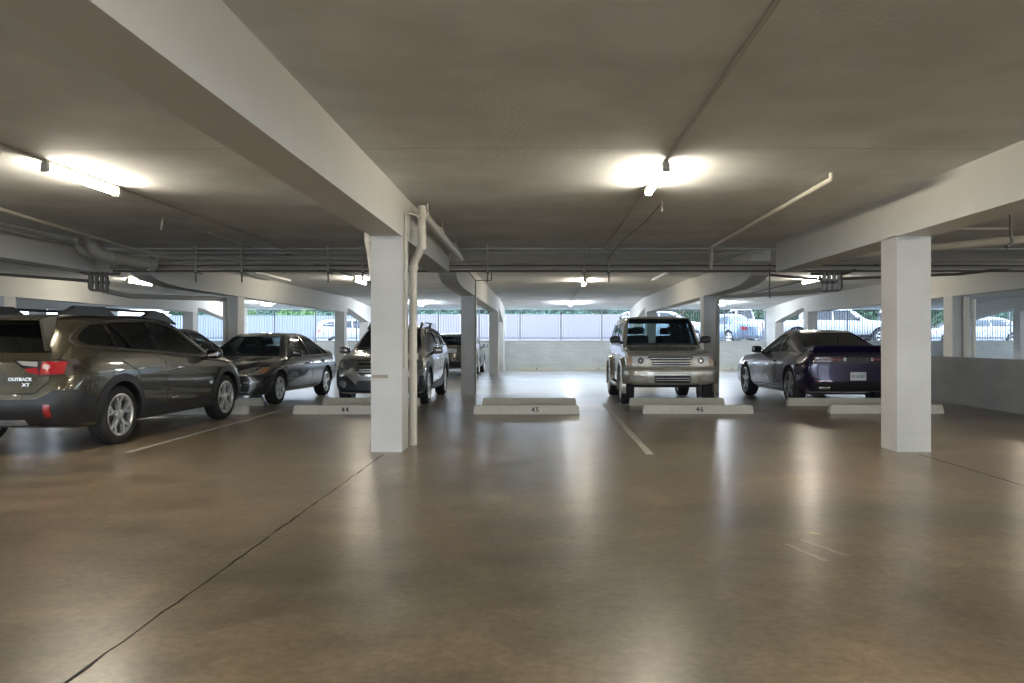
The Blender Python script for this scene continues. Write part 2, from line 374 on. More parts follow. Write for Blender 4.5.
# ------------------------------------------------------------------ perimeter fence
fe = tag(empty('picket_fence', (0, YW + .1, CH + .02)), 'long pale steel picket fence standing on the far block wall', 'fence')
fz = 1.31
bmP = bmesh.new()
x = -24.85
xp = []
x = (520 - VX) * YW / F - 1.75 * 14
while x < 25: xp.append(x); x += 1.75
pm = None
for i, x in enumerate(xp):
    bm = bmesh.new(); box(bm, x - .03, x + .03, -.03, .03, 0, fz); fin('fence_post', bm, M('fence_post_grey', (.30, .31, .33), .5), fe)
    if i == len(xp) - 1: break
    bm = bmesh.new()
    box(bm, x + .03, x + 1.72, -.018, .018, .09, .13); box(bm, x + .03, x + 1.72, -.018, .018, fz - .06, fz - .02)
    k = 1
    while k < 16: box(bm, x + k * .1094 - .013, x + k * .1094 + .013, -.009, .009, .04, fz); k += 1
    fin('picket_panel', bm, STEEL, fe)

# ------------------------------------------------------------------ outside
OUT = M('pale_asphalt_lot', (.25, .25, .25), .8, var=.1)
GZ = 1.06
tag(mbox('ground', -90, 90, YW + .22, 110, GZ - .4, GZ, OUT), kind=S)
tag(mbox('ground', -90, 90, -70, YN - .2, -.45, -.05, OUT), kind=S)
PINK = M('sunlit_pink_wall', (.25, .225, .24), .8, var=.04, scale=1.)
GREYW = M('pale_blue_grey_wall', (.215, .235, .265), .8, var=.04, scale=1.)
tag(mbox('wall_lot', -10.6, 7.2, 46, 46.3, GZ - .1, 2.83, PINK), kind=S)
tag(mbox('wall_lot', -45, -10.6, 46, 46.3, GZ - .1, 2.75, GREYW), kind=S)
tag(mbox('wall_lot', 7.2, 60, 58, 58.3, GZ - .1, 3.4, M('shaded_grey_wall', (.16, .16, .18), .8)), kind=S)

LEAF = [M('bright_hedge_leaf', (.16, .30, .10), .6, var=.4, scale=2), M('deep_tree_leaf', (.05, .11, .05), .6, var=.4, scale=2), M('blue_green_leaf', (.10, .20, .14), .6, var=.4, scale=2)]
BARK = M('tree_bark', (.16, .12, .09), .9, bump=.5)
def tree(x, y, rx, rz, zc, n, lm, label, cat='tree', group=None, trunk=True, size=.16):
    e = empty('hedge_shrub' if not trunk else 'leafy_tree', (x, y, GZ))
    bm = bmesh.new()
    R = random.Random(int(x * 10))
    for i in range(n):
        while True:
            p = Vector((R.uniform(-1, 1), R.uniform(-1, 1), R.uniform(-1, 1)))
            if p.length < 1: break
        p = p.normalized() * (p.length ** .5); p = Vector((p.x * rx * (1 + .2 * math.sin(p.z * 7 + i % 3)), p.y * rx * .6, p.z * rz + zc))
        s = size * R.uniform(.6, 1.3)
        a = Vector((R.gauss(0, 1), R.gauss(0, 1), R.gauss(0, 1))).normalized(); b = a.orthogonal().normalized()
        c = a.cross(b)
        bm.faces.new([bm.verts.new(p + b * s), bm.verts.new(p + c * s * .5), bm.verts.new(p - b * s), bm.verts.new(p - c * s * .5)])
    me = bpy.data.meshes.new('foliage'); bm.to_mesh(me); bm.free(); link('foliage', me, lm, e)
    bm = bmesh.new()
    sweep(bm, [(0, 0, -.05), (.05, .02, zc * .4), (-.03, .04, zc)], [.16 if trunk else .06, .11 if trunk else .05, .05], 8)
    if trunk:
        for a in range(4): sweep(bm, [(0, .02, zc * .5), (math.cos(a * 1.6) * rx * .3, math.sin(a * 1.6) * .3, zc * .8), (math.cos(a * 1.6) * rx * .6, math.sin(a * 1.6) * .5, zc + rz * .4)], [.07, .05, .02], 6)
    fin('trunk', bm, BARK, e, smooth=True)
    tag(e, label, cat, group)
i = 0
for px in range(206, 345, 20):
    tree((px - VX) * 47.5 / F, 47.5, .64, .55, 1.6, 1100, LEAF[0] if i % 3 else LEAF[2], 'bright green hedge shrub showing above the pale wall beyond the fence', 'shrub', 'hedge beyond the pale wall', False); i += 1
for k, px in enumerate((420, 447, 520, 540, 558, 580, 443, 620)):
    tree((px - VX) * 49.5 / F, 49.5, .75, .5, 1.75, 800, LEAF[2], 'blue green shrub top peeping over the pinkish wall beyond the fence', 'shrub', 'shrubs beyond the pinkish wall', False)
for k, px in enumerate(range(190, 650, 22)):
    tree((px - VX) * 61 / F, 61 + 3.4 * (k % 2), 1.4, 1.4, 2.5, 1400, LEAF[2 if k % 3 else 1], 'hazy tree crown far behind the pale wall across the outdoor lot', 'tree', 'far trees behind the pale wall', True, .26)
for k, (px, lm) in enumerate(((655, 1), (678, 0), (700, 1), (728, 2), (748, 1), (790, 1), (830, 2), (860, 1), (935, 1), (1010, 2))):
    tree((px - VX) * (55 + 3 * (k % 2)) / F, 55 + 3.2 * (k % 2), 1.65, 1.6, 2.9, 1800, LEAF[lm], 'leafy tree beyond the fence behind the parked white vehicles', 'tree', 'trees behind the outdoor cars', True, .22)

# ------------------------------------------------------------------ lamps
TUBE_W = emit('warm_tube_glow', (1, .91, .75), 108)
TUBE_C = emit('cool_tube_glow', (.86, .93, 1.), 240)
TUBE_OFF = M('unlit_tube_glass', (.75, .74, .68), .3)
HOUS = M('lamp_housing_enamel', (.6, .58, .5), .5)
def lamp(x, y0, z, mat, label, L=1.22, group=None):
    e = empty('fluorescent_lamp', (x, y0 + L / 2, z))
    bm = bmesh.new(); box(bm, -.022, .022, -L / 2 - .01, L / 2 + .01, -.035, 0, bev=.005); fin('housing', bm, HOUS, e)
    bm = bmesh.new(); sweep(bm, [(0, -L / 2 + .03, -.08), (0, L / 2 - .03, -.08)], .034, 8); fin('glass_tube', bm, mat, e, smooth=True)
    for s in (-1, 1):
        bm = bmesh.new(); box(bm, -.036, .036, s * (L / 2 - .01) - .018, s * (L / 2 - .01) + .018, -.118, -.03, bev=.006); fin('tube_holder', bm, HOUS, e)
    return tag(e, label, 'ceiling lamp', group)
LZ = ZC
lamp(1.15, 7.15, LZ, TUBE_W, 'glowing ceiling tube lamp over the empty middle stall, nearest one in its line')
lamp(-4.55, 7.15, LZ, TUBE_W, 'glowing ceiling tube lamp above the olive wagon, nearest in the left aisle')
LZ2 = ZC2
lamp(-10.4, 19.6, LZ2, TUBE_W, 'warm tube lamp seen under the left beam beside the hanging water pipes')
lamp(-4.6, 19.2, LZ2, TUBE_W, 'warm tube lamp glimpsed just left of the pale front column')
lamp(1.14, 19.8, LZ2, TUBE_W, 'warm small tube lamp on the middle line beyond the cross pipes')
lamp(6.8, 19.0, LZ2, TUBE_W, 'warm tube lamp over the purple coupe behind the hanging water pipes')
for x, w in ((-10.8, 'over the gap behind the dark grey sedan'), (-4.75, 'just right of the front column, deep in the garage'), (1.17, 'at the far end of the middle line'), (7.1, 'beside the mid column right of the beige off-roader')):
    lamp(x, 30.0, ZC2 - .085, TUBE_C, 'cool white far lamp ' + w)
for x in (12.6,): lamp(x, 7.0, LZ, TUBE_W, 'warm tube lamp in the right aisle above the ramp'); lamp(x, 19.0, LZ2, TUBE_W, 'warm tube lamp in the deep right aisle past the ramp')
lamp(6.9, 7.0, LZ, TUBE_W, 'warm tube lamp above the ramp wall, hidden by the right beam')
lamp(-10.3, 7.0, LZ, TUBE_W, 'warm tube lamp beyond the near left beam')
for x, yy in [(x, y) for x in (-10.3, -4.55, 1.15, 6.9) for y in (.4, -5.8)]:  # overhead row is added fill for the foreground; rear row keeps the lamp spacing
    lamp(x, yy, LZ, TUBE_W, 'warm tube lamp on the ceiling out of view, overhead row added as fill light', group='rear ceiling lamps')
def run(name, pts, r, mat, label, cat='pipe', fil=0., group=None, n=8):
    return tag(pipe(name, pts, r, mat, None, fil, n), label, cat, group)
for x, zz, lb in ((1.15, ZC, 'thin conduit along the ceiling through the nearest middle lamp'), (-4.56, ZC, 'thin dark conduit along the ceiling through the left aisle lamp')):
    run('conduit', [(x, -3, zz - .016), (x, 13.95, zz - .016)], .014, CONDUIT, lb, 'conduit')
for x in (1.15, -4.6, -10.6, 6.9):
    run('conduit', [(x, 14.1, ZC2 - .014), (x, 28.6, ZC2 - .014)], .013, DARKP if x != 1.15 else CONDUIT, {1.15: 'thin conduit between the two far middle lamps', -4.6: 'thin conduit joining the lamps left of the front column beyond the pipes', -10.6: 'thin conduit in the far left bay', 6.9: 'thin conduit in the bay over the purple coupe'}[x], 'conduit')

# pipes ----------------------------------------------------------------
def tube_thing(name, pts, r, mat, label, cat='pipe', fil=.1, bands=(), n=14):
    e = empty(name, pts[0]); o0 = Vector(pts[0])
    P = [Vector(p) - o0 for p in pts]
    bm = bmesh.new(); sweep(bm, P, r, n, fil); fin('pipe_run', bm, mat, e, smooth=True)
    for (a, b) in bands:
        bm = bmesh.new(); sweep(bm, [Vector(a) - o0, Vector(b) - o0], r * 1.28, n); fin('coupling', bm, mat, e, smooth=True)
    return tag(e, label, cat)
X0 = -1.42; X1 = -1.538
tube_thing('drain_pipe', [(X0, 9.3, 2.86), (X0, 9.3, 2.36), (X1, 9.38, 2.18), (X1, 9.38, 0)], .048, PVC, 'cream vertical drain pipe with an offset bend beside the pale front column',
           fil=.09, bands=[((X0, 9.3, 2.70), (X0, 9.3, 2.76)), ((X0, 9.3, 2.33), (X0, 9.3, 2.4)), ((X1, 9.38, 2.1), (X1, 9.38, 2.16)), ((X1, 9.38, 1.03), (X1, 9.38, 1.1))])
e = tag(empty('overhead_drain', (X0, 9.3, 2.78)), 'cream overhead drain pipe running away from the top of the front column', 'pipe')
pipe('pipe_run', [(0, .05, 0), (0, 4.35, -.06)], .054, PVC, e, n=14)
for y in (.15, 1.6, 3.4):
    pipe('hanger_rod', [(.045, y, 0), (.045, y, .14)], .006, PVC, e, n=6); pipe('coupling', [(0, y - .04, 0), (0, y + .04, 0)], .064, PVC, e, n=14)
tube_thing('short_drain_pipe', [(-2.05, 9.25, 2.60), (-2.05, 9.25, 2.43), (-2.02, 9.25, 2.3), (-1.98, 9.25, 1.96)], .045, PVC, 'short cream pipe elbow peeking out left of the front column top', bands=[((-2.02, 9.25, 2.42), (-2.02, 9.25, 2.47))])
e = tag(empty('column_conduit', (-1.55, 8.9, 0)), 'thin cream conduit clipped to the side of the front column', 'conduit')
pipe('conduit_run', [(0, 0, .95), (0, 0, 2.72), (.12, .3, 2.72)], .012, PVC, e, fil=.03, n=8)
for z in (1.2, 1.9, 2.4): mb = mbox('clip', -.012, .016, -.03, .03, z, z + .02, PVC, e)
tag(mbox('paint_patch', -1.90, -1.72, 8.776, 8.781, .83, .87, M('chipped_brown_patch', (.36, .31, .25), .9)), 'small brown chip in the paint of the front column', 'paint chip')
# lateral bundle
YB = 13.62
def lat(y, z, x0, x1, r, mat, label, name='cross_pipe'):
    return run(name, [(x0, y, z), (x1, y, z)], r, mat, label)
lat(YB + .22, 2.815, -7.55, 3.95, .016, CONDUIT, 'thin conduit crossing high just under the ceiling step, topmost of the cross pipes', 'conduit')
lat(YB, 2.70, -6.65, -1.93, .05, GREYP, 'fat grey pipe crossing the left bay between the beams')
lat(YB, 2.625, -7.5, 12.0, .025, GREYP, 'grey cross pipe under the high thin conduit')
lat(YB + .12, 2.575, -7.5, 12.0, .018, DARKP, 'dark cross pipe in the middle of the bundle')
lat(YB - .02, 2.53, -7.5, 12.0, .025, GREYP, 'grey cross pipe, second from the bottom of the bundle')
lat(YB + .05, 2.475, -7.5, 12.0, .020, DARKP, 'dark cross pipe, lowest of the bundle')
for k, x in enumerate((-6.0, -5.2, -3.7, -3.1, -.93, .75, 1.18)):
    e = tag(empty('pipe_hanger', (x, YB, 2.45)), 'small steel hanger holding the cross pipes under the ceiling', 'pipe hanger', 'pipe hangers')
    bm = bmesh.new(); box(bm, -.012, .012, -.08, -.06, 0, ZC - 2.45); fin('strap', bm, GREYP, e)
    bm = bmesh.new(); box(bm, -.02, .02, -.08, .2, -.02, 0); box(bm, -.012, .012, -.07, -.05, -.18, 0); fin('bracket', bm, DARKP, e)
# conduits along the aisle
run('white_conduit', [(2.89, 7.75, ZC), (2.89, 7.75, ZC - .06), (2.92, 13.3, ZC - .06), (2.93, 13.45, 2.5)], .028, PVC, 'white conduit along the ceiling that turns down at the cross pipes', fil=.12, n=10)
run('conduit', [(-4.97, 10.2, ZC - .22), (-4.97, 10.25, ZC - .06), (-4.96, 13.4, ZC - .06)], .014, CONDUIT, 'thin pale conduit right of the left aisle lamp, with a short drop', 'conduit', fil=.03)
run('conduit', [(-6.58, 6.0, 2.86), (-6.6, 9.5, 2.86), (-7.0, 13.6, 2.82)], .024, PVC, 'cream conduit sloping across the left ceiling above the near beam', 'conduit')
run('conduit', [(-7.35, 6.0, 2.78), (-7.42, 12.4, 2.78)], .022, GREYP, 'grey conduit hugging the top of the near left beam', 'conduit')
run('white_conduit', [(2.86, 17.0, ZC2 - .03), (2.85, 19.8, ZC2 - .03)], .03, TUBE_OFF, 'pale unlit strip on the far ceiling left of the beige off-roader beam')
run('white_conduit', [(-6.46, 17.6, ZC2 - .03), (-6.46, 20.1, ZC2 - .03)], .03, TUBE_OFF, 'pale unlit strip on the far ceiling above the dark grey sedan')
e = tag(empty('drop_fitting', at(662, 203, 9.3)), 'small white pull-chain fitting hanging from the ceiling beyond the middle lamp', 'fitting')
e.location.z = ZC
pipe('chain', [(0, 0, 0), (0, 0, -.08)], .007, PVC, e); pipe('pull_handle', [(0, 0, -.07), (0, 0, -.13)], .014, PVC, e)
run('cable', [(1.45, 9.3, ZC - .01), (1.45, 10.8, ZC - .02), (1.3, 12.6, ZC - .05), (1.15, 13.5, 2.66)], .006, DARKP, 'thin loose cable drooping along the ceiling to the cross pipes', 'cable', fil=.5, n=6)
run('column_conduit', [(-1.525, 18.12, .02), (-1.525, 18.12, 2.66), (-1.525, 16.2, 2.72)], .012, DARKP, 'thin dark conduit running down the second column of the middle row', 'conduit', fil=.02, n=6)
run('conduit', [(-1.525, 18.12, 2.66), (-1.15, 18.12, 2.66), (-1.15, 18.12, ZC2)], .012, DARKP, 'short thin conduit arm beside the second middle column', 'conduit', fil=.02, n=6)
# big white elbows left
tube_thing('elbow_pipe', [(-7.22, 12.55, ZC + .01), (-7.22, 12.55, 2.72), (-7.0, 12.7, 2.60), (-6.55, 13.25, 2.55)], .10, GREYP, 'fat grey drain elbow dropping from the ceiling, the larger of the pair at left',
           fil=.2, bands=[((-7.22, 12.55, 2.84), (-7.22, 12.55, 2.90)), ((-6.98, 12.72, 2.595), (-6.93, 12.78, 2.59)), ((-6.62, 13.16, 2.557), (-6.56, 13.23, 2.552))])
tube_thing('elbow_pipe', [(-7.55, 12.7, ZC + .01), (-7.55, 12.7, 2.80), (-7.45, 12.8, 2.68), (-7.2, 12.95, 2.64)], .075, GREYP, 'fat grey drain elbow dropping from the ceiling, the smaller of the pair at left',
           fil=.15, bands=[((-7.55, 12.7, 2.84), (-7.55, 12.7, 2.89))])
# water manifolds
def manifold(pfx, Y, sgn, colpt, label):
    e = tag(empty('water_manifold', at(pfx, 282, Y)), label, 'pipes'); o0 = e.location.copy()
    def P(px, py, dy=0.): return at(px, py, Y + dy) - o0
    for k in (0, 1, 2, 3):
        x = pfx + sgn * (-8 + k * 5)
        bm = bmesh.new(); sweep(bm, [P(x, 272), P(x, 290)], .035 if k else .028, 10); fin('riser_pipe', bm, DARKP if (sgn > 0) else GREYP, e, smooth=True)
    pipe('header_pipe', [P(pfx - sgn * 20, 271.5), P(pfx - sgn * 12, 274), P(pfx + sgn * 20, 274)], .028, DARKP, e, fil=.05)
    pipe('header_pipe', [P(pfx - sgn * 10, 273), P(pfx - sgn * 11, 290), P(pfx + sgn * 8, 291)], .025, DARKP, e, fil=.08)
    for k in (0, 1, 2): 
        bm = bmesh.new(); sweep(bm, [P(pfx + sgn * (-3 + 5 * k), 281), P(pfx + sgn * (-3 + 5 * k), 284)], .05, 10); fin('valve_body', bm, DARKP, e, smooth=True)
    return e
manifold(100, 14.3, 1, None, 'cluster of dark water pipes and valves hanging by the left beam end')
manifold(831, 14.3, -1, None, 'cluster of pale water pipes and valves hanging by the right beam end')
run('water_pipe', [at(103, 290.5, 14.3), at(130, 296, 15.6), at(222, 299, 17.85), (at(226.5, 299, 17.85)), (-7.19, 17.95, 0)], .05, GREYP, 'dark water pipe from the left valve cluster to the column and down its face', fil=.12, n=12)
run('water_pipe', [at(836, 287, 14.3), at(810, 292, 15.6), at(718, 297, 17.6), (4.02, 17.8, 0)], .045, GREYP, 'grey water pipe from the right valve cluster to the column and down its face', fil=.12, n=12)
run('water_pipe', [at(-30, 272, 14.2), at(90, 281, 14.3)], .028, DARKP, 'long dark pipe feeding the left valve cluster from the left')
run('water_pipe', [at(838, 279, 14.3), at(960, 274, 14.3), at(1060, 262, 14)], .028, DARKP, 'long dark pipe feeding the right valve cluster from the right')
run('water_pipe', [at(838, 281, 14.6), at(770, 275, 14.6)], .025, DARKP, 'short dark pipe joining the right valve cluster to the beam end')
run('fat_pipe', [(4.55, 12.4, 2.58), (8.1, 8.4, 2.62)], .055, PVC, 'fat cream pipe slanting behind the top of the right column', n=14)
run('hanging_rod', [at(769.5, 262, 14.0), at(769.5, 298, 14.0)], .012, DARKP, 'thin dark rod hanging at the end of the right beam', 'rod', n=6)
run('conduit', [at(940, 228, 11.0), at(1010, 229, 11.0)], .02, PVC, 'cream conduit above the fat slanting pipe', 'conduit')
tube_thing('pipe_clamp', [at(1011, 214, 9.6), at(1011, 236, 9.6), at(1013, 243, 9.6), at(1006, 247, 9.6)], .02, DARKP, 'dark hooked pipe clamp around the slanting fat pipe', 'clamp', fil=.06)
run('drain_pipe', [(9.86, 18.08, 2.26), (9.86, 18.08, 0)], .07, PVC, 'cream drain pipe on the face of the column beyond the ramp wall')
run('drain_pipe', [(9.99, 18.02, 2.22), (9.99, 18.02, 0)], .055, PVC, 'thinner cream drain pipe right of the one beyond the ramp wall')
# ------------------------------------------------------------------ vehicles
def pchip(xs, ys):
    n = len(xs); h = [xs[i + 1] - xs[i] for i in range(n - 1)]; d = [(ys[i + 1] - ys[i]) / h[i] for i in range(n - 1)]
    m = [d[0]] + [0 if d[i - 1] * d[i] <= 0 else 3 * (h[i - 1] + h[i]) / ((2 * h[i] + h[i - 1]) / d[i - 1] + (h[i] + 2 * h[i - 1]) / d[i]) for i in range(1, n - 1)] + [d[-1]]
    def f(x):
        x = min(max(x, xs[0]), xs[-1]); i = 0
        while i < n - 2 and x > xs[i + 1]: i += 1
        t = (x - xs[i]) / h[i]
        return ys[i] * (1 + 2 * t) * (1 - t) ** 2 + m[i] * h[i] * t * (1 - t) ** 2 + ys[i + 1] * t * t * (3 - 2 * t) + m[i + 1] * h[i] * t * t * (t - 1)
    return f
def lerp(a, b, t): return a + (b - a) * t
def smooth(t): t = min(max(t, 0), 1); return t * t * (3 - 2 * t)
def half_section(zb, zk, zt, ws, wm, wb, wt):
    H = zk - zb; G = zt - zk; q = min(1, G / .2)
    P = [(0, zb), (.5 * ws, zb), (ws - .06, zb), (ws - .01, zb + .015), (ws, zb + .05), (lerp(ws, wm, .75), zb + .2 * H), (wm - .004, zb + .38 * H), (wm, zb + .55 * H),
         (wm - .003, zb + .7 * H), (lerp(wm, wb, .45), zb + .86 * H), (wb + .012, zb + .95 * H), (wb, zk)]
    for g in (.06, .25, .45, .65, .82): P.append((lerp(wb - .012 * q, wt, g) + .035 * q * math.sin(PI * g), zk + G * g * .93))
    P += [(wt - .01, zk + G * .915), (wt - .05 * (.4 + .6 * q), zk + G * .965), (wt * .8, zt - .022 * q), (wt * .5, zt - .007 * q), (wt * .25, zt - .002 * q), (0, zt)]
    return P
def wrap_x(sp, x, y, z):
    xf = sp['xf']; xr = sp['xr']; w = sp['w']
    tf = smooth((x - (xf - .75)) / .75); tr = smooth(((xr + .75) - x) / .75)
    a = (abs(y) / w)
    x -= tf * (sp['plan_f'] * a ** 2.6 + sp['rake_f'] * max(0, z - .60))
    x += tr * (sp['plan_r'] * a ** 2.6 + sp['rake_r'] * max(0, z - .60))
    return x
def body_mesh(sp):
    K = sp['keys']; xs = [k[0] for k in K]; fs = [pchip(xs, [k[j] for k in K]) for j in range(1, 8)]
    st = set(round(v, 4) for v in xs); x = xs[0]
    while x < xs[-1]: st.add(round(x, 4)); x += .07
    st = sorted(st); s2 = [st[0]]
    for v in st[1:]:
        if v - s2[-1] > .012: s2.append(v)
        elif v in [round(q, 4) for q in xs]: s2[-1] = v if len(s2) > 1 else s2[-1]
    if s2[-1] != st[-1]: s2[-1] = st[-1]
    bm = bmesh.new(); rings = []
    for x in s2:
        h = half_section(*[f(x) for f in fs])
        full = [(y, z) for y, z in h] + [(-y, z) for y, z in h[-2:0:-1]]
        rings.append([bm.verts.new((wrap_x(sp, x, y, z), y, z)) for y, z in full])
    nh = len(h); n = len(rings[0])
    for a, b in zip(rings, rings[1:]):
        for k in range(n): bm.faces.new((a[k], b[k], b[(k + 1) % n], a[(k + 1) % n]))
    for R, x in ((rings[0], s2[0]), (rings[-1], s2[-1])):
        h = half_section(*[f(x) for f in fs]); prev = None; fr = [-1, -.85, -.6, -.3, 0, .3, .6, .85, 1]
        for i in range(3, nh - 4):
            row = []
            for q in fr:
                if q == 1: row.append(R[i])
                elif q == -1: row.append(R[n - i])
                else: row.append(bm.verts.new((wrap_x(sp, x, h[i][0] * q, h[i][1]), h[i][0] * q, h[i][1])))
            if prev:
                for j in range(8): bm.faces.new((prev[j], prev[j + 1], row[j + 1], row[j]))
            else:
                bm.faces.new(row[0:5] + [R[0], R[n - 1], R[n - 2]]); bm.faces.new(row[4:9] + [R[2], R[1], R[0]])
            prev = row
        t = nh - 1
        bm.faces.new(prev[0:5] + [R[t], R[n - t + 1], R[n - t + 2], R[n - t + 3]]); bm.faces.new(prev[4:9] + [R[t - 3], R[t - 2], R[t - 1], R[t]])
    bmesh.ops.recalc_face_normals(bm, faces=bm.faces)
    return bm
def densify(poly, s=.05):
    out = []
    for a, b in zip(poly, poly[1:] + poly[:1]):
        L = math.hypot(b[0] - a[0], b[1] - a[1]); n = max(1, int(L / s))
        for k in range(n): out.append((lerp(a[0], b[0], k / n), lerp(a[1], b[1], k / n)))
    return out
def inside(p, poly):
    c = False
    for (x1, y1), (x2, y2) in zip(poly, poly[1:] + poly[:1]):
        if (y1 > p[1]) != (y2 > p[1]) and p[0] < (x2 - x1) * (p[1] - y1) / (y2 - y1) + x1: c = not c
    return c
DIRS = {'L': (Vector((0, -1, 0)), lambda u, v: Vector((u, 3, v))), 'R': (Vector((0, 1, 0)), lambda u, v: Vector((u, -3, v))),
        'F': (Vector((-1, 0, 0)), lambda u, v: Vector((6, u, v))), 'B': (Vector((1, 0, 0)), lambda u, v: Vector((-6, u, v))),
        'T': (Vector((0, 0, -1)), lambda u, v: Vector((u, v, 4)))}
def project(bvh, side, u, v):
    d, o = DIRS[side]; p = o(u, v)
    hit, nrm, _, _ = bvh.ray_cast(p, d)
    if hit is None:
        q = o(u, v) + d * (2.2 if side in 'LR' else 3.8)
        hit, nrm, _, _ = bvh.find_nearest(q)
    if nrm.dot(d) > 0: nrm = -nrm
    return hit, nrm
def patch(name, bvh, side, poly, off, th, mat, parent, grid=.07, dens=.05, smooth_sh=True):
    out = densify(poly, dens); us = [p[0] for p in poly]; vs = [p[1] for p in poly]
    V = [Vector(p) for p in out]; nb = len(V)
    if grid:
        u = min(us) + grid / 2
        while u < max(us):
            v = min(vs) + grid / 2
            while v < max(vs):
                if inside((u, v), poly) and min((Vector((u, v)) - q).length for q in V[:nb]) > grid * .35: V.append(Vector((u, v)))
                v += grid
            u += grid
    vc, _, fc, _, _, _ = geometry.delaunay_2d_cdt(V, [], [list(range(nb))], 1, 1e-5)
    bm = bmesh.new(); A = []; B = []; d = DIRS[side][0]
    for p in vc:
        h, n = project(bvh, side, p[0], p[1]); nn = (n - d * .6).normalized()
        A.append(bm.verts.new(h + nn * off)); B.append(bm.verts.new(h + nn * (off - th)))
    ec = {}
    for f in fc:
        try: bm.faces.new([A[i] for i in f]); bm.faces.new([B[i] for i in reversed(f)])
        except ValueError: continue
        for i, j in zip(f, f[1:] + f[:1]):
            k = (min(i, j), max(i, j)); ec.setdefault(k, []).append((i, j))
    for k, l in ec.items():
        if len(l) == 1:
            i, j = l[0]; bm.faces.new((A[j], A[i], B[i], B[j]))
    return fin(name, bm, mat, parent, smooth=smooth_sh, ang=35)
def band(poly, w, closed=True):
    """strip polygon(s) of width w along a polyline -> list of quads"""
    n = len(poly); rng = range(n if closed else n - 1); out = []
    def nrm(i):
        a = Vector(poly[(i - 1) % n] if (closed or i > 0) else poly[0]); b = Vector(poly[(i + 1) % n] if (closed or i < n - 1) else poly[-1])
        d = (b - a).normalized(); return Vector((-d.y, d.x))
    L = [(Vector(poly[i]) + nrm(i) * w / 2, Vector(poly[i]) - nrm(i) * w / 2) for i in range(n)]
    return L, closed
def ribbon(name, bvh, side, line, w, off, th, mat, parent, closed=False, dens=.06):
    """thin conforming strip (seam, chrome trim) along a 2D polyline"""
    pts = []
    seq = line + ([line[0]] if closed else [])
    for a, b in zip(seq, seq[1:]):
        L = math.hypot(b[0] - a[0], b[1] - a[1]); n = max(1, int(L / dens))
        for k in range(n): pts.append((lerp(a[0], b[0], k / n), lerp(a[1], b[1], k / n)))
    if not closed: pts.append(seq[-1])
    L, _ = band(pts, w, closed)
    bm = bmesh.new(); d = DIRS[side][0]; R = []
    for a, b in L:
        q = []
        for p in (a, b):
            h, n = project(bvh, side, p.x, p.y); nn = (n - d * .6).normalized(); q += [bm.verts.new(h + nn * off), bm.verts.new(h + nn * (off - th))]
        R.append(q)
    pr = list(zip(R, R[1:])) + ([(R[-1], R[0])] if closed else [])
    for a, b in pr:
        bm.faces.new((a[0], b[0], b[2], a[2])); bm.faces.new((a[1], a[3], b[3], b[1])); bm.faces.new((a[0], a[1], b[1], b[0])); bm.faces.new((a[2], b[2], b[3], a[3]))
    if not closed: bm.faces.new(R[0]) ; bm.faces.new(R[-1])
    return fin(name, bm, mat, parent)
def arc(cx, cz, r, a0, a1, n=20): return [(cx + r * math.cos(math.radians(lerp(a0, a1, k / n))), cz + r * math.sin(math.radians(lerp(a0, a1, k / n)))) for k in range(n + 1)]
RUBBER = M('tyre_rubber', (.018, .018, .018), .75, bump=.2, scale=60)
ALLOY = M('bright_alloy', (.78, .78, .78), .33, .85)
DARKALLOY = M('dark_wheel_well', (.015, .015, .016), .6)
CLAD = M('black_plastic_cladding', (.017, .018, .021), .45)
PILLAR = M('gloss_black_pillar', (.008, .008, .009), .2)
CHROME = M('chrome_trim', (.7, .7, .7), .15, 1.)
INTER = M('dark_cabin_fabric', (.035, .035, .037), .85)
GLASS = glass('tinted_car_glass', (.01, .012, .012), .55)
GLASSC = glass('clear_windscreen_glass', (.02, .025, .025), .12)
DARKG = glass('dark_privacy_glass', (.004, .005, .005), .94)
LENS = M('clear_lamp_lens', (.62, .62, .60), .12, .55, coat=1)
LAMPIN = M('lamp_bowl_silver', (.85, .85, .85), .12, .9)
AMBER = M('amber_lens', (.45, .20, .10), .2, coat=1)
REDL = M('red_tail_lens', (.30, .010, .015), .15, coat=1)
REDD = M('deep_red_tail_lens', (.06, .005, .006), .15, coat=1)
SEAM = M('door_gap_black', (.01, .01, .01), .8)
PLATEM = M('licence_plate_white', (.62, .66, .68), .4)
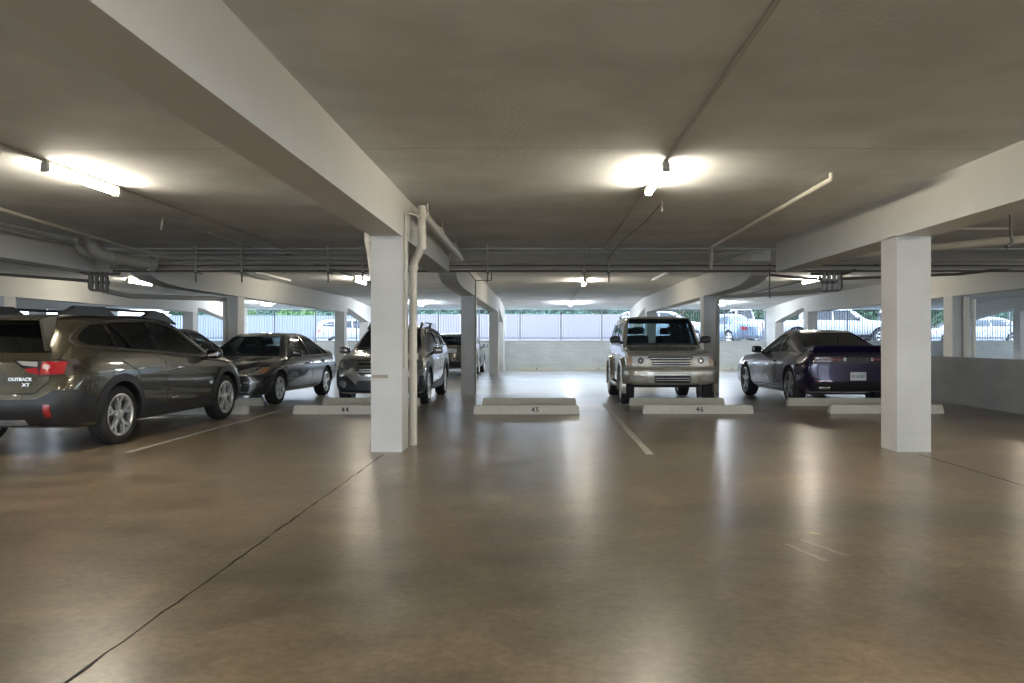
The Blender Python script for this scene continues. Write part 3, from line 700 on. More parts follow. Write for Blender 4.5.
def wheel(parent, x, z, r, w, yo, side, style, rimmat, rimr=.68):
    """tyre centred at x,z ; outer face at y = side*yo"""
    yc = side * (yo - w / 2)
    mt = Matrix.Translation((x, yc, z)) @ (Matrix.Rotation(PI, 4, 'Z') if side < 0 else Matrix.Identity(4))
    bm = bmesh.new(); h = w / 2; ri = r * rimr
    lathe(bm, [(h * .80, ri), (h * .97, ri + .02), (h, (r + ri) / 2), (h * .93, r - .03), (h * .78, r - .008), (h * .55, r - .001), (h * .53, r - .009), (h * .45, r - .009), (h * .43, r), (.12 * h, r), (.1 * h, r - .009), (-.1 * h, r - .009), (-.12 * h, r), (-.43 * h, r), (-.45 * h, r - .009), (-.53 * h, r - .009), (-.55 * h, r - .001), (-h * .78, r - .008), (-h * .93, r - .03), (-h, (r + ri) / 2), (-h * .97, ri + .02), (-h * .8, ri)], 40, None, closed=True)
    t = fin('wheel', bm, RUBBER, parent, smooth=True, ang=25); t.matrix_local = mt
    bm = bmesh.new()
    lathe(bm, [(h * .93, ri + .004), (h * .96, ri - .012), (h * .8, ri - .03), (-h * .8, ri - .03), (-h * .8, ri + .004)], 40, closed=True)
    n, kind = style
    yb, yt = h * .45, h * .86
    def spoke(a, wi, wo, r0, r1, da=0., bulge=0.):
        c0 = Vector((math.cos(a), 0, math.sin(a))); t0 = Vector((-math.sin(a), 0, math.cos(a)))
        a1 = a + da; c1 = Vector((math.cos(a1), 0, math.sin(a1))); t1 = Vector((-math.sin(a1), 0, math.cos(a1)))
        ri_, ro_ = [], []
        for (c, tt, rr, ww, up) in ((c0, t0, r0, wi, yt - .012), (c1, t1, r1, wo, yt)):
            base = c * rr
            ro_.append([bm.verts.new(base + tt * s * ww / 2 + Vector((0, yy, 0))) for s, yy in ((-1, yb), (1, yb), (.8, up), (-.8, up))])
        A, B = ro_
        for k in range(4): bm.faces.new((A[k], A[(k + 1) % 4], B[(k + 1) % 4], B[k]))
        bm.faces.new(A[::-1]); bm.faces.new(B)
    for k in range(n):
        a = 2 * PI * k / n + .3
        if kind == 'twin':
            spoke(a, .05, .055, .03, ri * .55); spoke(a, .045, .04, ri * .5, ri - .02, .26); spoke(a, .045, .04, ri * .5, ri - .02, -.26)
        elif kind == 'wide': spoke(a, .10, .06, .03, ri - .02, 0)
        elif kind == 'split': spoke(a - .12, .035, .03, .03, ri - .02, -.1); spoke(a + .12, .035, .03, .03, ri - .02, .1)
        else: spoke(a, .085, .075, .03, ri - .02, 0)
    lathe(bm, [(yb, .07), (yt - .004, .065), (yt + .004, .05), (yt + .006, .02)], 20)
    fin('rim', bm, rimmat, t, smooth=True, ang=30)
    bm = bmesh.new(); lathe(bm, [(h * .38, ri - .028), (h * .40, ri - .03), (h * .40, .02), (h * .38, .01)], 28)
    fin('brake_shield', bm, DARKALLOY, t)
    return t
def boolean(o, cutter_bm, mats):
    me = bpy.data.meshes.new('cut'); bmesh.ops.recalc_face_normals(cutter_bm, faces=cutter_bm.faces); cutter_bm.to_mesh(me); cutter_bm.free()
    for m in mats: me.materials.append(m)
    c = bpy.data.objects.new('cut', me); COL.objects.link(c)
    def stat(m):
        t = bmesh.new(); t.from_mesh(m); v = t.calc_volume(signed=True); t.free()
        return v, [f(q.co[i] for q in m.vertices) for i in range(3) for f in (min, max)]
    v0, b0 = stat(o.data)
    for sol in ('EXACT', 'MANIFOLD', 'FLOAT', 'FAST', None):
        if sol is None: print('BOOLEAN FAILED', o.name); break
        md = o.modifiers.new('b', 'BOOLEAN'); md.operation = 'DIFFERENCE'; md.object = c
        try: md.solver = sol
        except TypeError: o.modifiers.clear(); continue
        md.material_mode = 'TRANSFER'
        if sol == 'EXACT': md.use_self = False
        dg = bpy.context.evaluated_depsgraph_get(); dg.update()
        nm = bpy.data.meshes.new_from_object(o.evaluated_get(dg)); o.modifiers.clear()
        v1, b1 = stat(nm) if len(nm.vertices) else (0, b0)
        ok = v0 * .3 < v1 < v0 * 1.0 and all((x >= y - .02) if i % 2 == 0 else (x <= y + .02) for i, (x, y) in enumerate(zip(b1, b0)))
        if ok:
            old = o.data; o.data = nm; bpy.data.meshes.remove(old); break
        print('boolean retry', o.name, sol, v0, v1)
    bpy.data.objects.remove(c); bpy.data.meshes.remove(me)
def mirror_part(parent, x, y, z, side, mat, sx=.10, sy=.11, sz=.075):
    bm = bmesh.new()
    bmesh.ops.create_icosphere(bm, subdivisions=3, radius=1)
    for v in bm.verts:
        c = v.co
        for i in range(3): c[i] = math.copysign(abs(c[i]) ** .6, c[i])
        v.co = Vector((x - .02 + c.x * sx * (1 if c.x > 0 else .35), side * (y + .14) + c.y * sy, z + .04 + c.z * sz))
    m = fin('side_mirror', bm, mat, parent, smooth=True)
    bm = bmesh.new(); sweep(bm, [(x - .01, side * (y - .07), z - .06), (x - .01, side * (y + .06), z + .0)], [.035, .025], 8); fin('mirror_stalk', bm, CLAD, m, smooth=True)
    bm = bmesh.new(); box(bm, x - .062, x - .055, side * (y + .14) - .075, side * (y + .14) + .075, z - .005, z + .085, bev=.003); fin('mirror_glass', bm, M('mirror_glass', (.25, .27, .3), .1, 1.), m)
def rounded(x0, z0, x1, z1, r=.02, n=4):
    P = []
    for cx, cz, a in ((x1 - r, z1 - r, 0), (x0 + r, z1 - r, 90), (x0 + r, z0 + r, 180), (x1 - r, z0 + r, 270)):
        P += arc(cx, cz, r, a, a + 90, n)
    return P
def car(sp, loc, rz, label, cat='car', scale=(1, 1, 1), simple=False, group=None):
    e = empty(sp['name']); tag(e, label, cat, group)
    K = sp['keys']; sp['xr'] = K[0][0]; sp['xf'] = K[-1][0]; sp.setdefault('w', max(k[5] for k in K))
    for k in ('plan_f', 'rake_f', 'plan_r', 'rake_r'): sp.setdefault(k, .1)
    bm = body_mesh(sp)
    bvh = BVHTree.FromBMesh(bm)
    body = fin('body', bm, sp['paint'], e)
    r, wx, ar = sp['r'], sp['wheels'], sp['arch']; w = sp['w']; yo = sp['track']
    dk = [DARKALLOY]
    for x in wx:
        for s in (-1, 1):
            cb = bmesh.new()
            a, b = sorted((s * (w + .3), s * (w - .36)))
            prism(cb, [(x + ar * math.cos(t), r + .01 + ar * math.sin(t)) for t in (2 * PI * k / 36 for k in range(36))], 'y', a, b)
            boolean(body, cb, dk)
    ins = [INTER]
    if not simple:
        for poly in sp['side_glass']:
            cb = bmesh.new(); prism(cb, poly, 'y', -w - .3, w + .3); boolean(body, cb, ins)
        for key, x0, x1 in (('front_glass', sp.get('xmid', 0), 6), ('rear_glass', -6, sp.get('xmid', 0) + .04)):
            z0, z1, y0, y1 = sp[key]
            cb = bmesh.new(); prism(cb, [(-y0, z0), (y0, z0), (y1, z1), (-y1, z1)], 'x', x0, x1); boolean(body, cb, ins)
    me = body.data
    me.polygons.foreach_set('use_smooth', [True] * len(me.polygons)); me.set_sharp_from_angle(angle=math.radians(58))
    # panes
    for s in 'LR':
        for poly in sp['side_glass']:
            cx = sum(p[0] for p in poly) / len(poly); cz = sum(p[1] for p in poly) / len(poly)
            g = [(cx + (x - cx) * 1.03, cz + (z - cz) * 1.04) for x, z in poly]
            patch('side_window', bvh, s, g, -.010 if not simple else .003, .005, sp.get('sglass', GLASS), e, grid=.12, dens=.1)
        for poly in sp.get('pillars', []): patch('pillar_trim', bvh, s, poly, .003, .008, PILLAR, e, grid=.12, dens=.1)
        if sp.get('chrome'):
            ribbon('window_trim', bvh, s, sp['chrome'], .02, .006, .01, sp.get('chromemat', CHROME), e, closed=sp.get('chrome_closed', True))
        for ln in sp.get('seams', []): ribbon('door_seam', bvh, s, ln, .010, .0015, .004, SEAM, e, dens=.1)
        for (hx, hz) in sp.get('handles', []):
            h, nr = project(bvh, s, hx, hz); sg = 1 if s == 'L' else -1
            bm = bmesh.new(); box(bm, hx - .09, hx + .09, h.y - .012, h.y + .012, hz - .013, hz + .013, bev=.008)
            for v in bm.verts: v.co.y += sg * .022
            box(bm, hx - .085, hx - .06, h.y - .02, h.y + .02, hz - .011, hz + .011); box(bm, hx + .06, hx + .085, h.y - .02, h.y + .02, hz - .011, hz + .011)
            fin('door_handle', bm, sp.get('handlemat', sp['paint']), e, smooth=True)
        for (nm, poly, off, th, mt) in sp.get('side_parts', []): patch(nm, bvh, s, poly, off, th, mt, e)
        if sp.get('flare'):
            fw, fo, fm = sp['flare']
            for x in wx:
                a0 = math.degrees(math.asin(max(-1, (sp['sillz'] - r) / ar)))
                poly = arc(x, r + .01, ar + fw, a0, 180 - a0, 26) + arc(x, r + .01, ar - .012, 180 - a0, a0, 26)
                patch('wheel_arch_trim', bvh, s, poly, fo, fo + .012, fm, e, grid=0)
    xc = lambda key: None
    for nm, sd, key in (('windscreen', 'F', 'front_glass'), ('rear_window', 'B', 'rear_glass')):
        z0, z1, y0, y1 = sp[key]
        q = rounded(-1, 0, 1, 1, .06, 3)
        poly = [(lerp(y0, y1, v) * u * 1.015, lerp(z0 - .012, z1 + .012, v)) for u, v in q]
        patch(nm, bvh, sd, poly, -.012 if not simple else .003, .005, sp.get('fglass', GLASSC) if sd == 'F' else sp.get('rglass', GLASS), e, grid=.15, dens=.12)
    for (nm, sd, poly, off, th, mt, *ch) in sp.get('panels', []):
        o = patch(nm, bvh, sd, poly, off, th, mt, e)
        for c in (ch[0] if ch else []): patch(c[0], bvh, sd, c[1], c[2], c[3], c[4], o, grid=.05)
        if len(ch) > 1: tag(o, label=ch[1])
    for (nm, sd, ln, wd, off, th, mt) in sp.get('ribbons', []): ribbon(nm, bvh, sd, ln, wd, off, th, mt, e)
    for (sd, s, size, u, v, mt, kx) in sp.get('texts', []):
        h, n = project(bvh, sd, u, v); off = sp.get('toff', .006)
        if sd == 'B': m = frame((0, -1, 0), (0, 0, 1), (-1, 0, 0), h + Vector((-off - .025, 0, 0)))
        else: m = frame((0, 1, 0), (0, 0, 1), (1, 0, 0), h + Vector((off, 0, 0)))
        text_obj('badge_lettering', s, size, m, mt, e, ext=.004, sx=kx, spacing=3.0 if kx > 1.9 else 1.)
    if 'mirror' in sp:
        x, z, mm = sp['mirror']
        for s in (-1, 1):
            h, _ = project(bvh, 'L', x, z - .03); mirror_part(e, x, abs(h.y), z, s, mm)
    st = sp['wheelstyle']
    for x in wx:
        for s in (-1, 1): wheel(e, x, r, r, sp.get('tw', .23), yo, s, st, sp.get('rimmat', ALLOY), sp.get('rimr', .68))
    # underbody + axle
    bm = bmesh.new(); box(bm, wx[1] - .3, wx[0] + .45, -w + .38, w - .38, sp['sillz'] - .04, sp['sillz'] + .14)
    for x in wx: sweep(bm, [(x, -yo + .25, r), (x, yo - .25, r)], .04, 8)
    fin('underbody', bm, DARKALLOY, e)
    if not simple:
        zb = sp['front_glass'][0]
        for (sx_, ys) in sp.get('seats', []):
            for y in ys:
                bm = bmesh.new()
                box(bm, sx_ - .10, sx_ + .05, y - .23, y + .23, zb - .3, zb + .20, bev=.05)
                box(bm, sx_ - .13, sx_ - .02, y - .13, y + .13, zb + .23, zb + .38, bev=.04)
                fin('seat_back', bm, INTER, e, smooth=True, ang=50)
        bm = bmesh.new(); xs = sp['dash']; box(bm, xs - .25, xs + .1, -w * .72, w * .72, zb - .08, zb + .04, bev=.03); fin('dashboard', bm, INTER, e)
        bm = bmesh.new(); mt = Matrix.Translation((xs - .38, w * .38, zb + .02)) @ Matrix.Rotation(math.radians(65), 4, 'Y')
        pts = [mt @ Vector((.18 * math.cos(a), .18 * math.sin(a), 0)) for a in (2 * PI * k / 24 for k in range(25))]
        sweep(bm, pts, .014, 6, cap=False); fin('steering_wheel', bm, INTER, e, smooth=True)
    if 'rails' in sp:
        (pts, rr, rm) = sp['rails']
        for s in (-1, 1):
            bm = bmesh.new(); sweep(bm, [(x, s * y, z) for x, y, z in pts], rr, 8); fin('roof_rail', bm, rm, e, smooth=True)
    for fn in sp.get('extra', []): fn(e, bvh, sp)
    e.location = loc; e.rotation_euler = (0, 0, rz); e.scale = scale
    return e
def lplate(sd, s, u, v, size=.05, mat=PLATEM, tm=None):
    def f(e, bvh, sp):
        h, n = project(bvh, sd, u, v)
        d = -1 if sd == 'B' else 1; x = h.x + d * .012
        bm = bmesh.new(); box(bm, x - .004, x + .004, u - .152, u + .152, v - .076, v + .076, bev=.003); o = fin('licence_plate', bm, mat, e)
        m = frame((0, d, 0), (0, 0, 1), (d, 0, 0), (x + d * .005, u, v - .005)) 
        text_obj('plate_lettering', s, .075, m, tm or M('plate_ink', (.10, .12, .16), .5), o, ext=.001, sx=.85)
    return f
# ---- specs.  keys: x, zbottom, zbelt, ztop, wsill, wmax, wbelt, wtop
def paint(name, c, metal=.55, rough=.26): return M(name, c, rough, metal, var=.04, coat=1., scale=3)
P_OLIVE = paint('olive_metallic_paint', (.066, .058, .036), .6)
P_GREY = paint('dark_grey_metallic_paint', (.085, .083, .086), .6)
P_SILV = paint('warm_silver_grey_paint', (.27, .265, .25))
P_BEIGE = paint('beige_metallic_paint', (.50, .48, .41), .45)
P_TAN = paint('tan_cladding_paint', (.36, .335, .255), .4)
P_PURP = paint('deep_purple_paint', (.022, .014, .05), .35, .22)
P_BRONZE = paint('dark_bronze_paint', (.10, .085, .07))
P_WHITE = paint('white_vehicle_paint', (.40, .42, .45), 0.)
P_BLUE = paint('pale_blue_vehicle_paint', (.13, .18, .25), .2)

def wagon_keys(L=1., belt0=0., top=1.60):
    return [(-2.42, .48, .86, 1.02, .74, .80, .76, .70), (-2.36, .38, .95, 1.30, .80, .865, .80, .66), (-2.26, .33, 1.12, 1.45, .84, .90, .83, .625), (-2.05, .28, 1.17, 1.535, .87, .925, .86, .61),
            (-1.5, .25, 1.16, top - .03, .88, .935, .875, .615), (-.6, .24, 1.11, top, .88, .925, .875, .62), (.1, .24, 1.045, top - .03, .88, .925, .87, .61), (.42, .24, 1.035, top - .10, .88, .925, .865, .60),
            (1.12, .24, 1.0, 1.10, .88, .925, .86, .70), (1.28, .24, .98, 1.06, .88, .925, .86, .72), (1.9, .24, .90, .965, .86, .91, .82, .64), (2.15, .25, .82, .88, .80, .86, .76, .56), (2.24, .30, .70, .74, .74, .80, .70, .5)]
def outback():
    sg = [[(-2.00, 1.27), (-1.96, 1.235), (-1.86, 1.21), (-1.42, 1.185), (-1.42, 1.45), (-1.66, 1.435), (-1.83, 1.38), (-1.94, 1.325)],
          [(-1.37, 1.182), (-1.08, 1.165), (-1.28, 1.46), (-1.37, 1.455)],
          [(-1.03, 1.165), (-.43, 1.13), (-.50, 1.50), (-1.23, 1.47)],
          [(-.35, 1.125), (.70, 1.045), (.78, 1.075), (.20, 1.42), (-.10, 1.485), (-.42, 1.50)]]
    outline = [(-2.09, 1.265), (-2.03, 1.205), (-1.88, 1.18), (-1.4, 1.155), (-.4, 1.10), (.80, 1.015), (.90, 1.055), (.24, 1.455), (-.1, 1.525), (-.7, 1.53), (-1.4, 1.485), (-1.70, 1.465), (-1.9, 1.40), (-2.04, 1.32)]
    tail = lambda s: [(s * .34, 1.045), (s * .60, 1.04), (s * .78, 1.055), (s * .91, 1.03), (s * .93, .96), (s * .87, .88), (s * .60, .86), (s * .56, .92), (s * .44, .955)]
    cl = CLAD
    def extra(e, bvh, sp):
        # rear spoiler
        bm = bmesh.new(); prism(bm, [(-2.06, 1.545), (-2.34, 1.50), (-2.355, 1.475), (-2.20, 1.46), (-2.05, 1.50)], 'y', -.60, .60)
        for v in bm.verts:
            if v.co.x > -2.3: v.co.y *= 1.04
        fin('spoiler', bm, P_OLIVE, e)
        for s in (-1, 1):
            bm = bmesh.new(); prism(bm, [(-2.12, 1.535), (-2.33, 1.49), (-2.345, 1.46), (-2.27, 1.14), (-2.2, 1.14)], 'y', s * .615, s * .645)
            fin('spoiler_winglet', bm, M('grey_winglet', (.10, .097, .075), .3, .5), e)
        # raised rail stanchions
        for s in (-1, 1):
            for (a, b, c, d) in ((-1.98, -1.75, -1.2, -.95), (-.42, -.2, .12, .48)):
                bm = bmesh.new(); prism(bm, [(a, 1.555), (b, 1.665), (c, 1.675), (d, 1.55)] if a < -1 else [(a, 1.57), (b, 1.672), (c, 1.655), (d, 1.49)], 'y', s * .575 - .03, s * .575 + .03)
                bmesh.ops.bevel(bm, geom=list(bm.edges), offset=.01, segments=2, affect='EDGES'); fin('rail_foot', bm, CLAD, e, smooth=True)
    return dict(name='station_wagon', paint=P_OLIVE, keys=wagon_keys(), plan_f=.20, plan_r=.20, rake_f=.10, rake_r=.12, wheels=(1.37, -1.375), r=.355, arch=.415, track=.915, sillz=.27,
        side_glass=sg, pillars=[[(-1.43, 1.175), (-1.36, 1.172), (-1.36, 1.465), (-1.43, 1.46)], [(-1.09, 1.155), (-1.02, 1.155), (-1.22, 1.475), (-1.29, 1.47)], [(-.44, 1.12), (-.34, 1.115), (-.41, 1.51), (-.51, 1.51)]], chrome=outline, front_glass=(1.10, 1.50, .70, .56), rear_glass=(1.12, 1.43, .68, .56), sglass=DARKG, rglass=DARKG, fglass=GLASS, xmid=-.3,
        seams=[[(-.38, 1.0), (-.36, .45), (-.32, .38)], [(.98, .98), (1.0, .75), (.84, .5), (.80, .38)], [(-1.38, 1.02), (-1.05, .88), (-.95, .6), (-.92, .40)], [(-.92, .385), (.80, .385)], [(.70, .97), (1.5, .92), (2.0, .84)]],
        handles=[(-1.0, .90), (-.05, .88)], handlemat=CHROME,
        flare=(.075, .014, cl),
        side_parts=[('sill_cladding', [(-.92, .26), (.92, .26), (.90, .36), (.80, .40), (-.55, .43), (-.75, .50), (-.90, .50)], .014, .03, cl), ('badge_strip', rounded(-.30, .47, -.12, .49, .004, 2), .018, .01, CHROME),
                    ('bumper_corner', [(-2.24, .32), (-1.78, .32), (-1.80, .45), (-1.92, .62), (-2.08, .70), (-2.24, .72)], .012, .03, cl), ('bumper_corner_front', [(1.82, .30), (2.02, .30), (2.02, .52), (1.86, .50)], .012, .03, cl)],
        panels=[('rear_bumper', 'B', [(-.90, .34), (.90, .34), (.90, .70), (.76, .72), (.60, .62), (-.60, .62), (-.76, .72), (-.90, .70)], .02, .04, cl),
                ('skid_plate', 'B', rounded(-.46, .345, .46, .40, .02), .03, .02, M('silver_skid', (.38, .38, .4), .4, .4)),
                ('plate_recess', 'B', [(-.34, .76), (.34, .76), (.28, .93), (-.28, .93)], .003, .01, M('recess_olive', (.05, .045, .03), .4)),
                ('tail_light', 'B', tail(1), .012, .03, M('tail_black', (.012, .006, .006), .3), [('red_lens', [(.60, .885), (.80, .885), (.80, 1.02), (.63, 1.02)], .026, .012, REDL), ('clear_lens', [(.38, 1.02), (.56, 1.012), (.56, .985), (.46, .985)], .024, .012, LENS)]),
                ('tail_light', 'B', tail(-1), .012, .03, M('tail_black', (.02, .01, .01), .15), [('red_lens', [(-.80, .885), (-.60, .885), (-.63, 1.02), (-.80, 1.02)], .026, .012, REDL), ('red_bar', [(-.60, .885), (-.52, .90), (-.46, .945), (-.58, .96)], .026, .012, REDL), ('clear_lens', [(-.58, 1.02), (-.38, 1.028), (-.44, .985), (-.58, .97)], .024, .012, LENS), ('lamp_bowl', rounded(-.70, .945, -.635, .99, .02), .034, .01, M('dim_lamp_bowl', (.5, .35, .35), .3, .3))]),
                ('rear_reflector', 'B', rounded(.66, .43, .72, .56, .01), .028, .02, REDL), ('rear_reflector', 'B', rounded(-.72, .43, -.66, .56, .01), .028, .02, REDL),
                ('headlight', 'F', [(.55, .70), (.80, .72), (.85, .84), (.60, .80)], .008, .02, LENS), ('headlight', 'F', [(-.80, .72), (-.55, .70), (-.60, .80), (-.85, .84)], .008, .02, LENS),
                ('grille', 'F', [(-.45, .56), (.45, .56), (.5, .72), (.38, .80), (-.38, .80), (-.5, .72)], .01, .02, CLAD)],
        ribbons=[('tailgate_seam', 'B', [(.76, 1.10), (.72, .95), (.68, .80), (.56, .68), (-.56, .68), (-.68, .80), (-.72, .95), (-.76, 1.10)], .01, .002, .005, SEAM)],
        texts=[('B', 'OUTBACK', .05, -.44, .835, ALLOY, 1.1), ('B', 'XT', .05, -.50, .775, ALLOY, 1.3)],
        mirror=(.78, 1.02, M('black_mirror_shell', (.02, .02, .02), .25, coat=1)), wheelstyle=(5, 'twin'), rimmat=ALLOY, rimr=.72, dash=1.0, seats=[(-.15, (-.38, .38)), (-1.05, (-.38, .38))],
        rails=([(-1.98, .575, 1.56), (-1.80, .575, 1.625), (-1.2, .575, 1.645), (-.3, .575, 1.65), (.1, .575, 1.63), (.45, .575, 1.50)], .018, CLAD), extra=[extra])
def crossover():
    sp = outback(); sp = dict(sp); sp['name'] = 'crossover'; sp['paint'] = P_SILV
    lt = lambda s: sorted([(s * .56, .72), (s * .88, .74), (s * .90, .92), (s * .60, .87)], key=lambda p: 0) 
    def hl(s): return ('headlight', 'F', [(s * .56, .70), (s * .84, .70), (s * .87, .90), (s * .60, .84)], .010, .03, M('headlight_smoke', (.16, .16, .16), .12, .4, coat=1), [('lamp_bowl', arc(s * .72, .785, .055, 0, 359, 16), .016, .01, LAMPIN)])
    hexg = [(-.36, .60), (.36, .60), (.46, .72), (.38, .84), (-.38, .84), (-.46, .72)]
    sp['panels'] = [hl(1), hl(-1),
        ('grille', 'F', hexg, .012, .03, M('grille_black', (.015, .015, .015), .4), [('grille_bar', [(-.42, .755), (.42, .755), (.42, .78), (-.42, .78)], .02, .02, CHROME), ('grille_slat', [(-.38, .66), (.38, .66), (.38, .672), (-.38, .672)], .016, .01, ALLOY), ('grille_slat', [(-.36, .70), (.36, .70), (.36, .712), (-.36, .712)], .016, .01, ALLOY), ('emblem', [(.07 * math.cos(t), .768 + .035 * math.sin(t)) for t in (2 * PI * k / 20 for k in range(20))], .03, .02, CHROME)]),
        ('front_bumper', 'F', [(-.86, .28), (.86, .28), (.88, .58), (.62, .58), (.42, .42), (.40, .50), (-.40, .50), (-.42, .42), (-.62, .58), (-.88, .58)], .014, .03, CLAD),
        ('lower_intake', 'F', [(-.40, .34), (.40, .34), (.38, .48), (-.38, .48)], .02, .02, M('grille_black', (.015, .015, .015), .4)),
        ('fog_lamp', 'F', arc(.70, .44, .075, 0, 359, 20), .022, .03, CHROME, [('fog_lens', arc(.70, .44, .05, 0, 359, 16), .028, .01, LAMPIN)]),
        ('fog_lamp', 'F', arc(-.70, .44, .075, 0, 359, 20), .022, .03, CHROME, [('fog_lens', arc(-.70, .44, .05, 0, 359, 16), .028, .01, LAMPIN)])]
    sp['ribbons'] = [('grille_surround', 'F', hexg + [hexg[0]], .035, .018, .02, CHROME), ('bonnet_seam', 'F', [(-.74, .99), (-.60, .88), (.60, .88), (.74, .99)], .01, .002, .004, SEAM)]
    sp['texts'] = []; sp['fglass'] = GLASS; sp['mirror'] = (.78, 1.02, P_SILV); sp['chrome'] = outback()['chrome']; sp['chromemat'] = CLAD; sp['sglass'] = GLASS
    def extra(e, bvh, s_):
        for s in (-1, 1):
            for (a, b, c, d) in ((-1.98, -1.75, -1.2, -.95), (-.42, -.2, .12, .48)):
                bm = bmesh.new(); prism(bm, [(a, 1.555), (b, 1.665), (c, 1.675), (d, 1.55)] if a < -1 else [(a, 1.57), (b, 1.672), (c, 1.655), (d, 1.49)], 'y', s * .575 - .03, s * .575 + .03)
                bmesh.ops.bevel(bm, geom=list(bm.edges), offset=.01, segments=2, affect='EDGES'); fin('rail_foot', bm, P_SILV, e, smooth=True)
    sp['extra'] = [extra]
    return sp
def sedan(p=P_GREY):
    K = [(-2.50, .42, .74, .84, .68, .78, .74, .66), (-2.44, .34, .82, .98, .74, .84, .78, .70), (-2.25, .28, .90, 1.05, .80, .90, .84, .72), (-1.85, .24, .94, 1.09, .84, .92, .86, .68),
         (-1.70, .23, .945, 1.13, .85, .925, .865, .66), (-.95, .23, .945, 1.42, .86, .925, .865, .56), (-.45, .23, .94, 1.465, .86, .925, .865, .55), (.05, .23, .93, 1.455, .86, .925, .865, .55), (.30, .23, .925, 1.40, .86, .925, .865, .56),
         (1.22, .23, .90, .955, .86, .925, .855, .70), (1.42, .23, .885, .925, .86, .92, .85, .70), (2.0, .22, .81, .85, .84, .90, .80, .62), (2.30, .22, .73, .77, .78, .85, .74, .56), (2.42, .26, .62, .66, .72, .78, .68, .5)]
    sg = [[(-1.62, .99), (-1.30, .985), (-1.30, 1.27)], [(-1.24, .985), (-.46, .975), (-.44, 1.37), (-.95, 1.34), (-1.22, 1.26)], [(-.38, .975), (.72, .96), (.80, 1.0), (.28, 1.31), (-.02, 1.37), (-.36, 1.38)]]
    outl = [(-1.72, .97), (-.4, .955), (.82, .94), (.90, .99), (.34, 1.35), (-.02, 1.41), (-.5, 1.42), (-.98, 1.385), (-1.32, 1.26)]
    hl = lambda s: ('headlight', 'F', [(s * .36, .62), (s * .50, .60), (s * .82, .63), (s * .86, .76), (s * .72, .77), (s * .50, .71)], .008, .03, M('amberish_headlight', (.45, .42, .33), .15, .4, coat=1), [('indicator', [(s * .77, .65), (s * .84, .65), (s * .86, .75), (s * .80, .75)], .014, .01, AMBER), ('lamp_bowl', arc(s * .66, .685, .045, 0, 359, 14), .014, .01, LAMPIN), ('lamp_bowl', arc(s * .52, .655, .035, 0, 359, 14), .014, .01, LAMPIN)])
    return dict(name='sedan', paint=p, keys=K, plan_f=.30, plan_r=.22, rake_f=.22, rake_r=.10, wheels=(1.42, -1.39), r=.33, arch=.375, track=.905, sillz=.26,
        side_glass=sg, chrome=outl, front_glass=(.965, 1.37, .73, .50), rear_glass=(1.10, 1.36, .62, .50), fglass=GLASSC, sglass=GLASS, rglass=GLASSC, xmid=-.3, chromemat=p,
        seams=[[(-.42, .95), (-.38, .5), (-.30, .30)], [(1.02, .93), (1.02, .7), (.92, .30)], [(-1.25, .96), (-1.12, .75), (-.98, .5), (-.95, .32)], [(-.95, .31), (.92, .30)]],
        handles=[(-1.12, .82), (-.12, .80)],
        side_parts=[('sill_strip', [(-.9, .24), (.95, .24), (.95, .30), (-.9, .30)], .006, .02, p)],
        panels=[hl(1), hl(-1), ('grille', 'F', [(-.33, .55), (.33, .55), (.33, .66), (-.33, .66)], .006, .02, M('grille_black', (.015, .015, .015), .4), [('chrome_bar', [(-.33, .60), (.33, .60), (.33, .63), (-.33, .63)], .016, .02, CHROME)]),
                ('lower_intake', 'F', [(-.62, .30), (.62, .30), (.66, .42), (-.66, .42)], .004, .02, M('grille_black', (.015, .015, .015), .4)),
                ('fog_lamp', 'F', rounded(.55, .45, .68, .49, .015), .01, .02, LENS), ('fog_lamp', 'F', rounded(-.68, .45, -.55, .49, .015), .01, .02, LENS),
                ('tail_light', 'B', [(.45, .70), (.80, .70), (.80, .84), (.45, .84)], .008, .02, REDL), ('tail_light', 'B', [(-.80, .70), (-.45, .70), (-.45, .84), (-.80, .84)], .008, .02, REDL)],
        ribbons=[('bonnet_seam', 'F', [(-.70, .90), (-.48, .72), (-.34, .67), (.34, .67), (.48, .72), (.70, .90)], .010, .002, .004, SEAM)],
        mirror=(.70, .98, p), wheelstyle=(5, 'wide'), dash=.95, seats=[(-.15, (-.38, .38)), (-1.0, (-.38, .38))], rimmat=ALLOY)
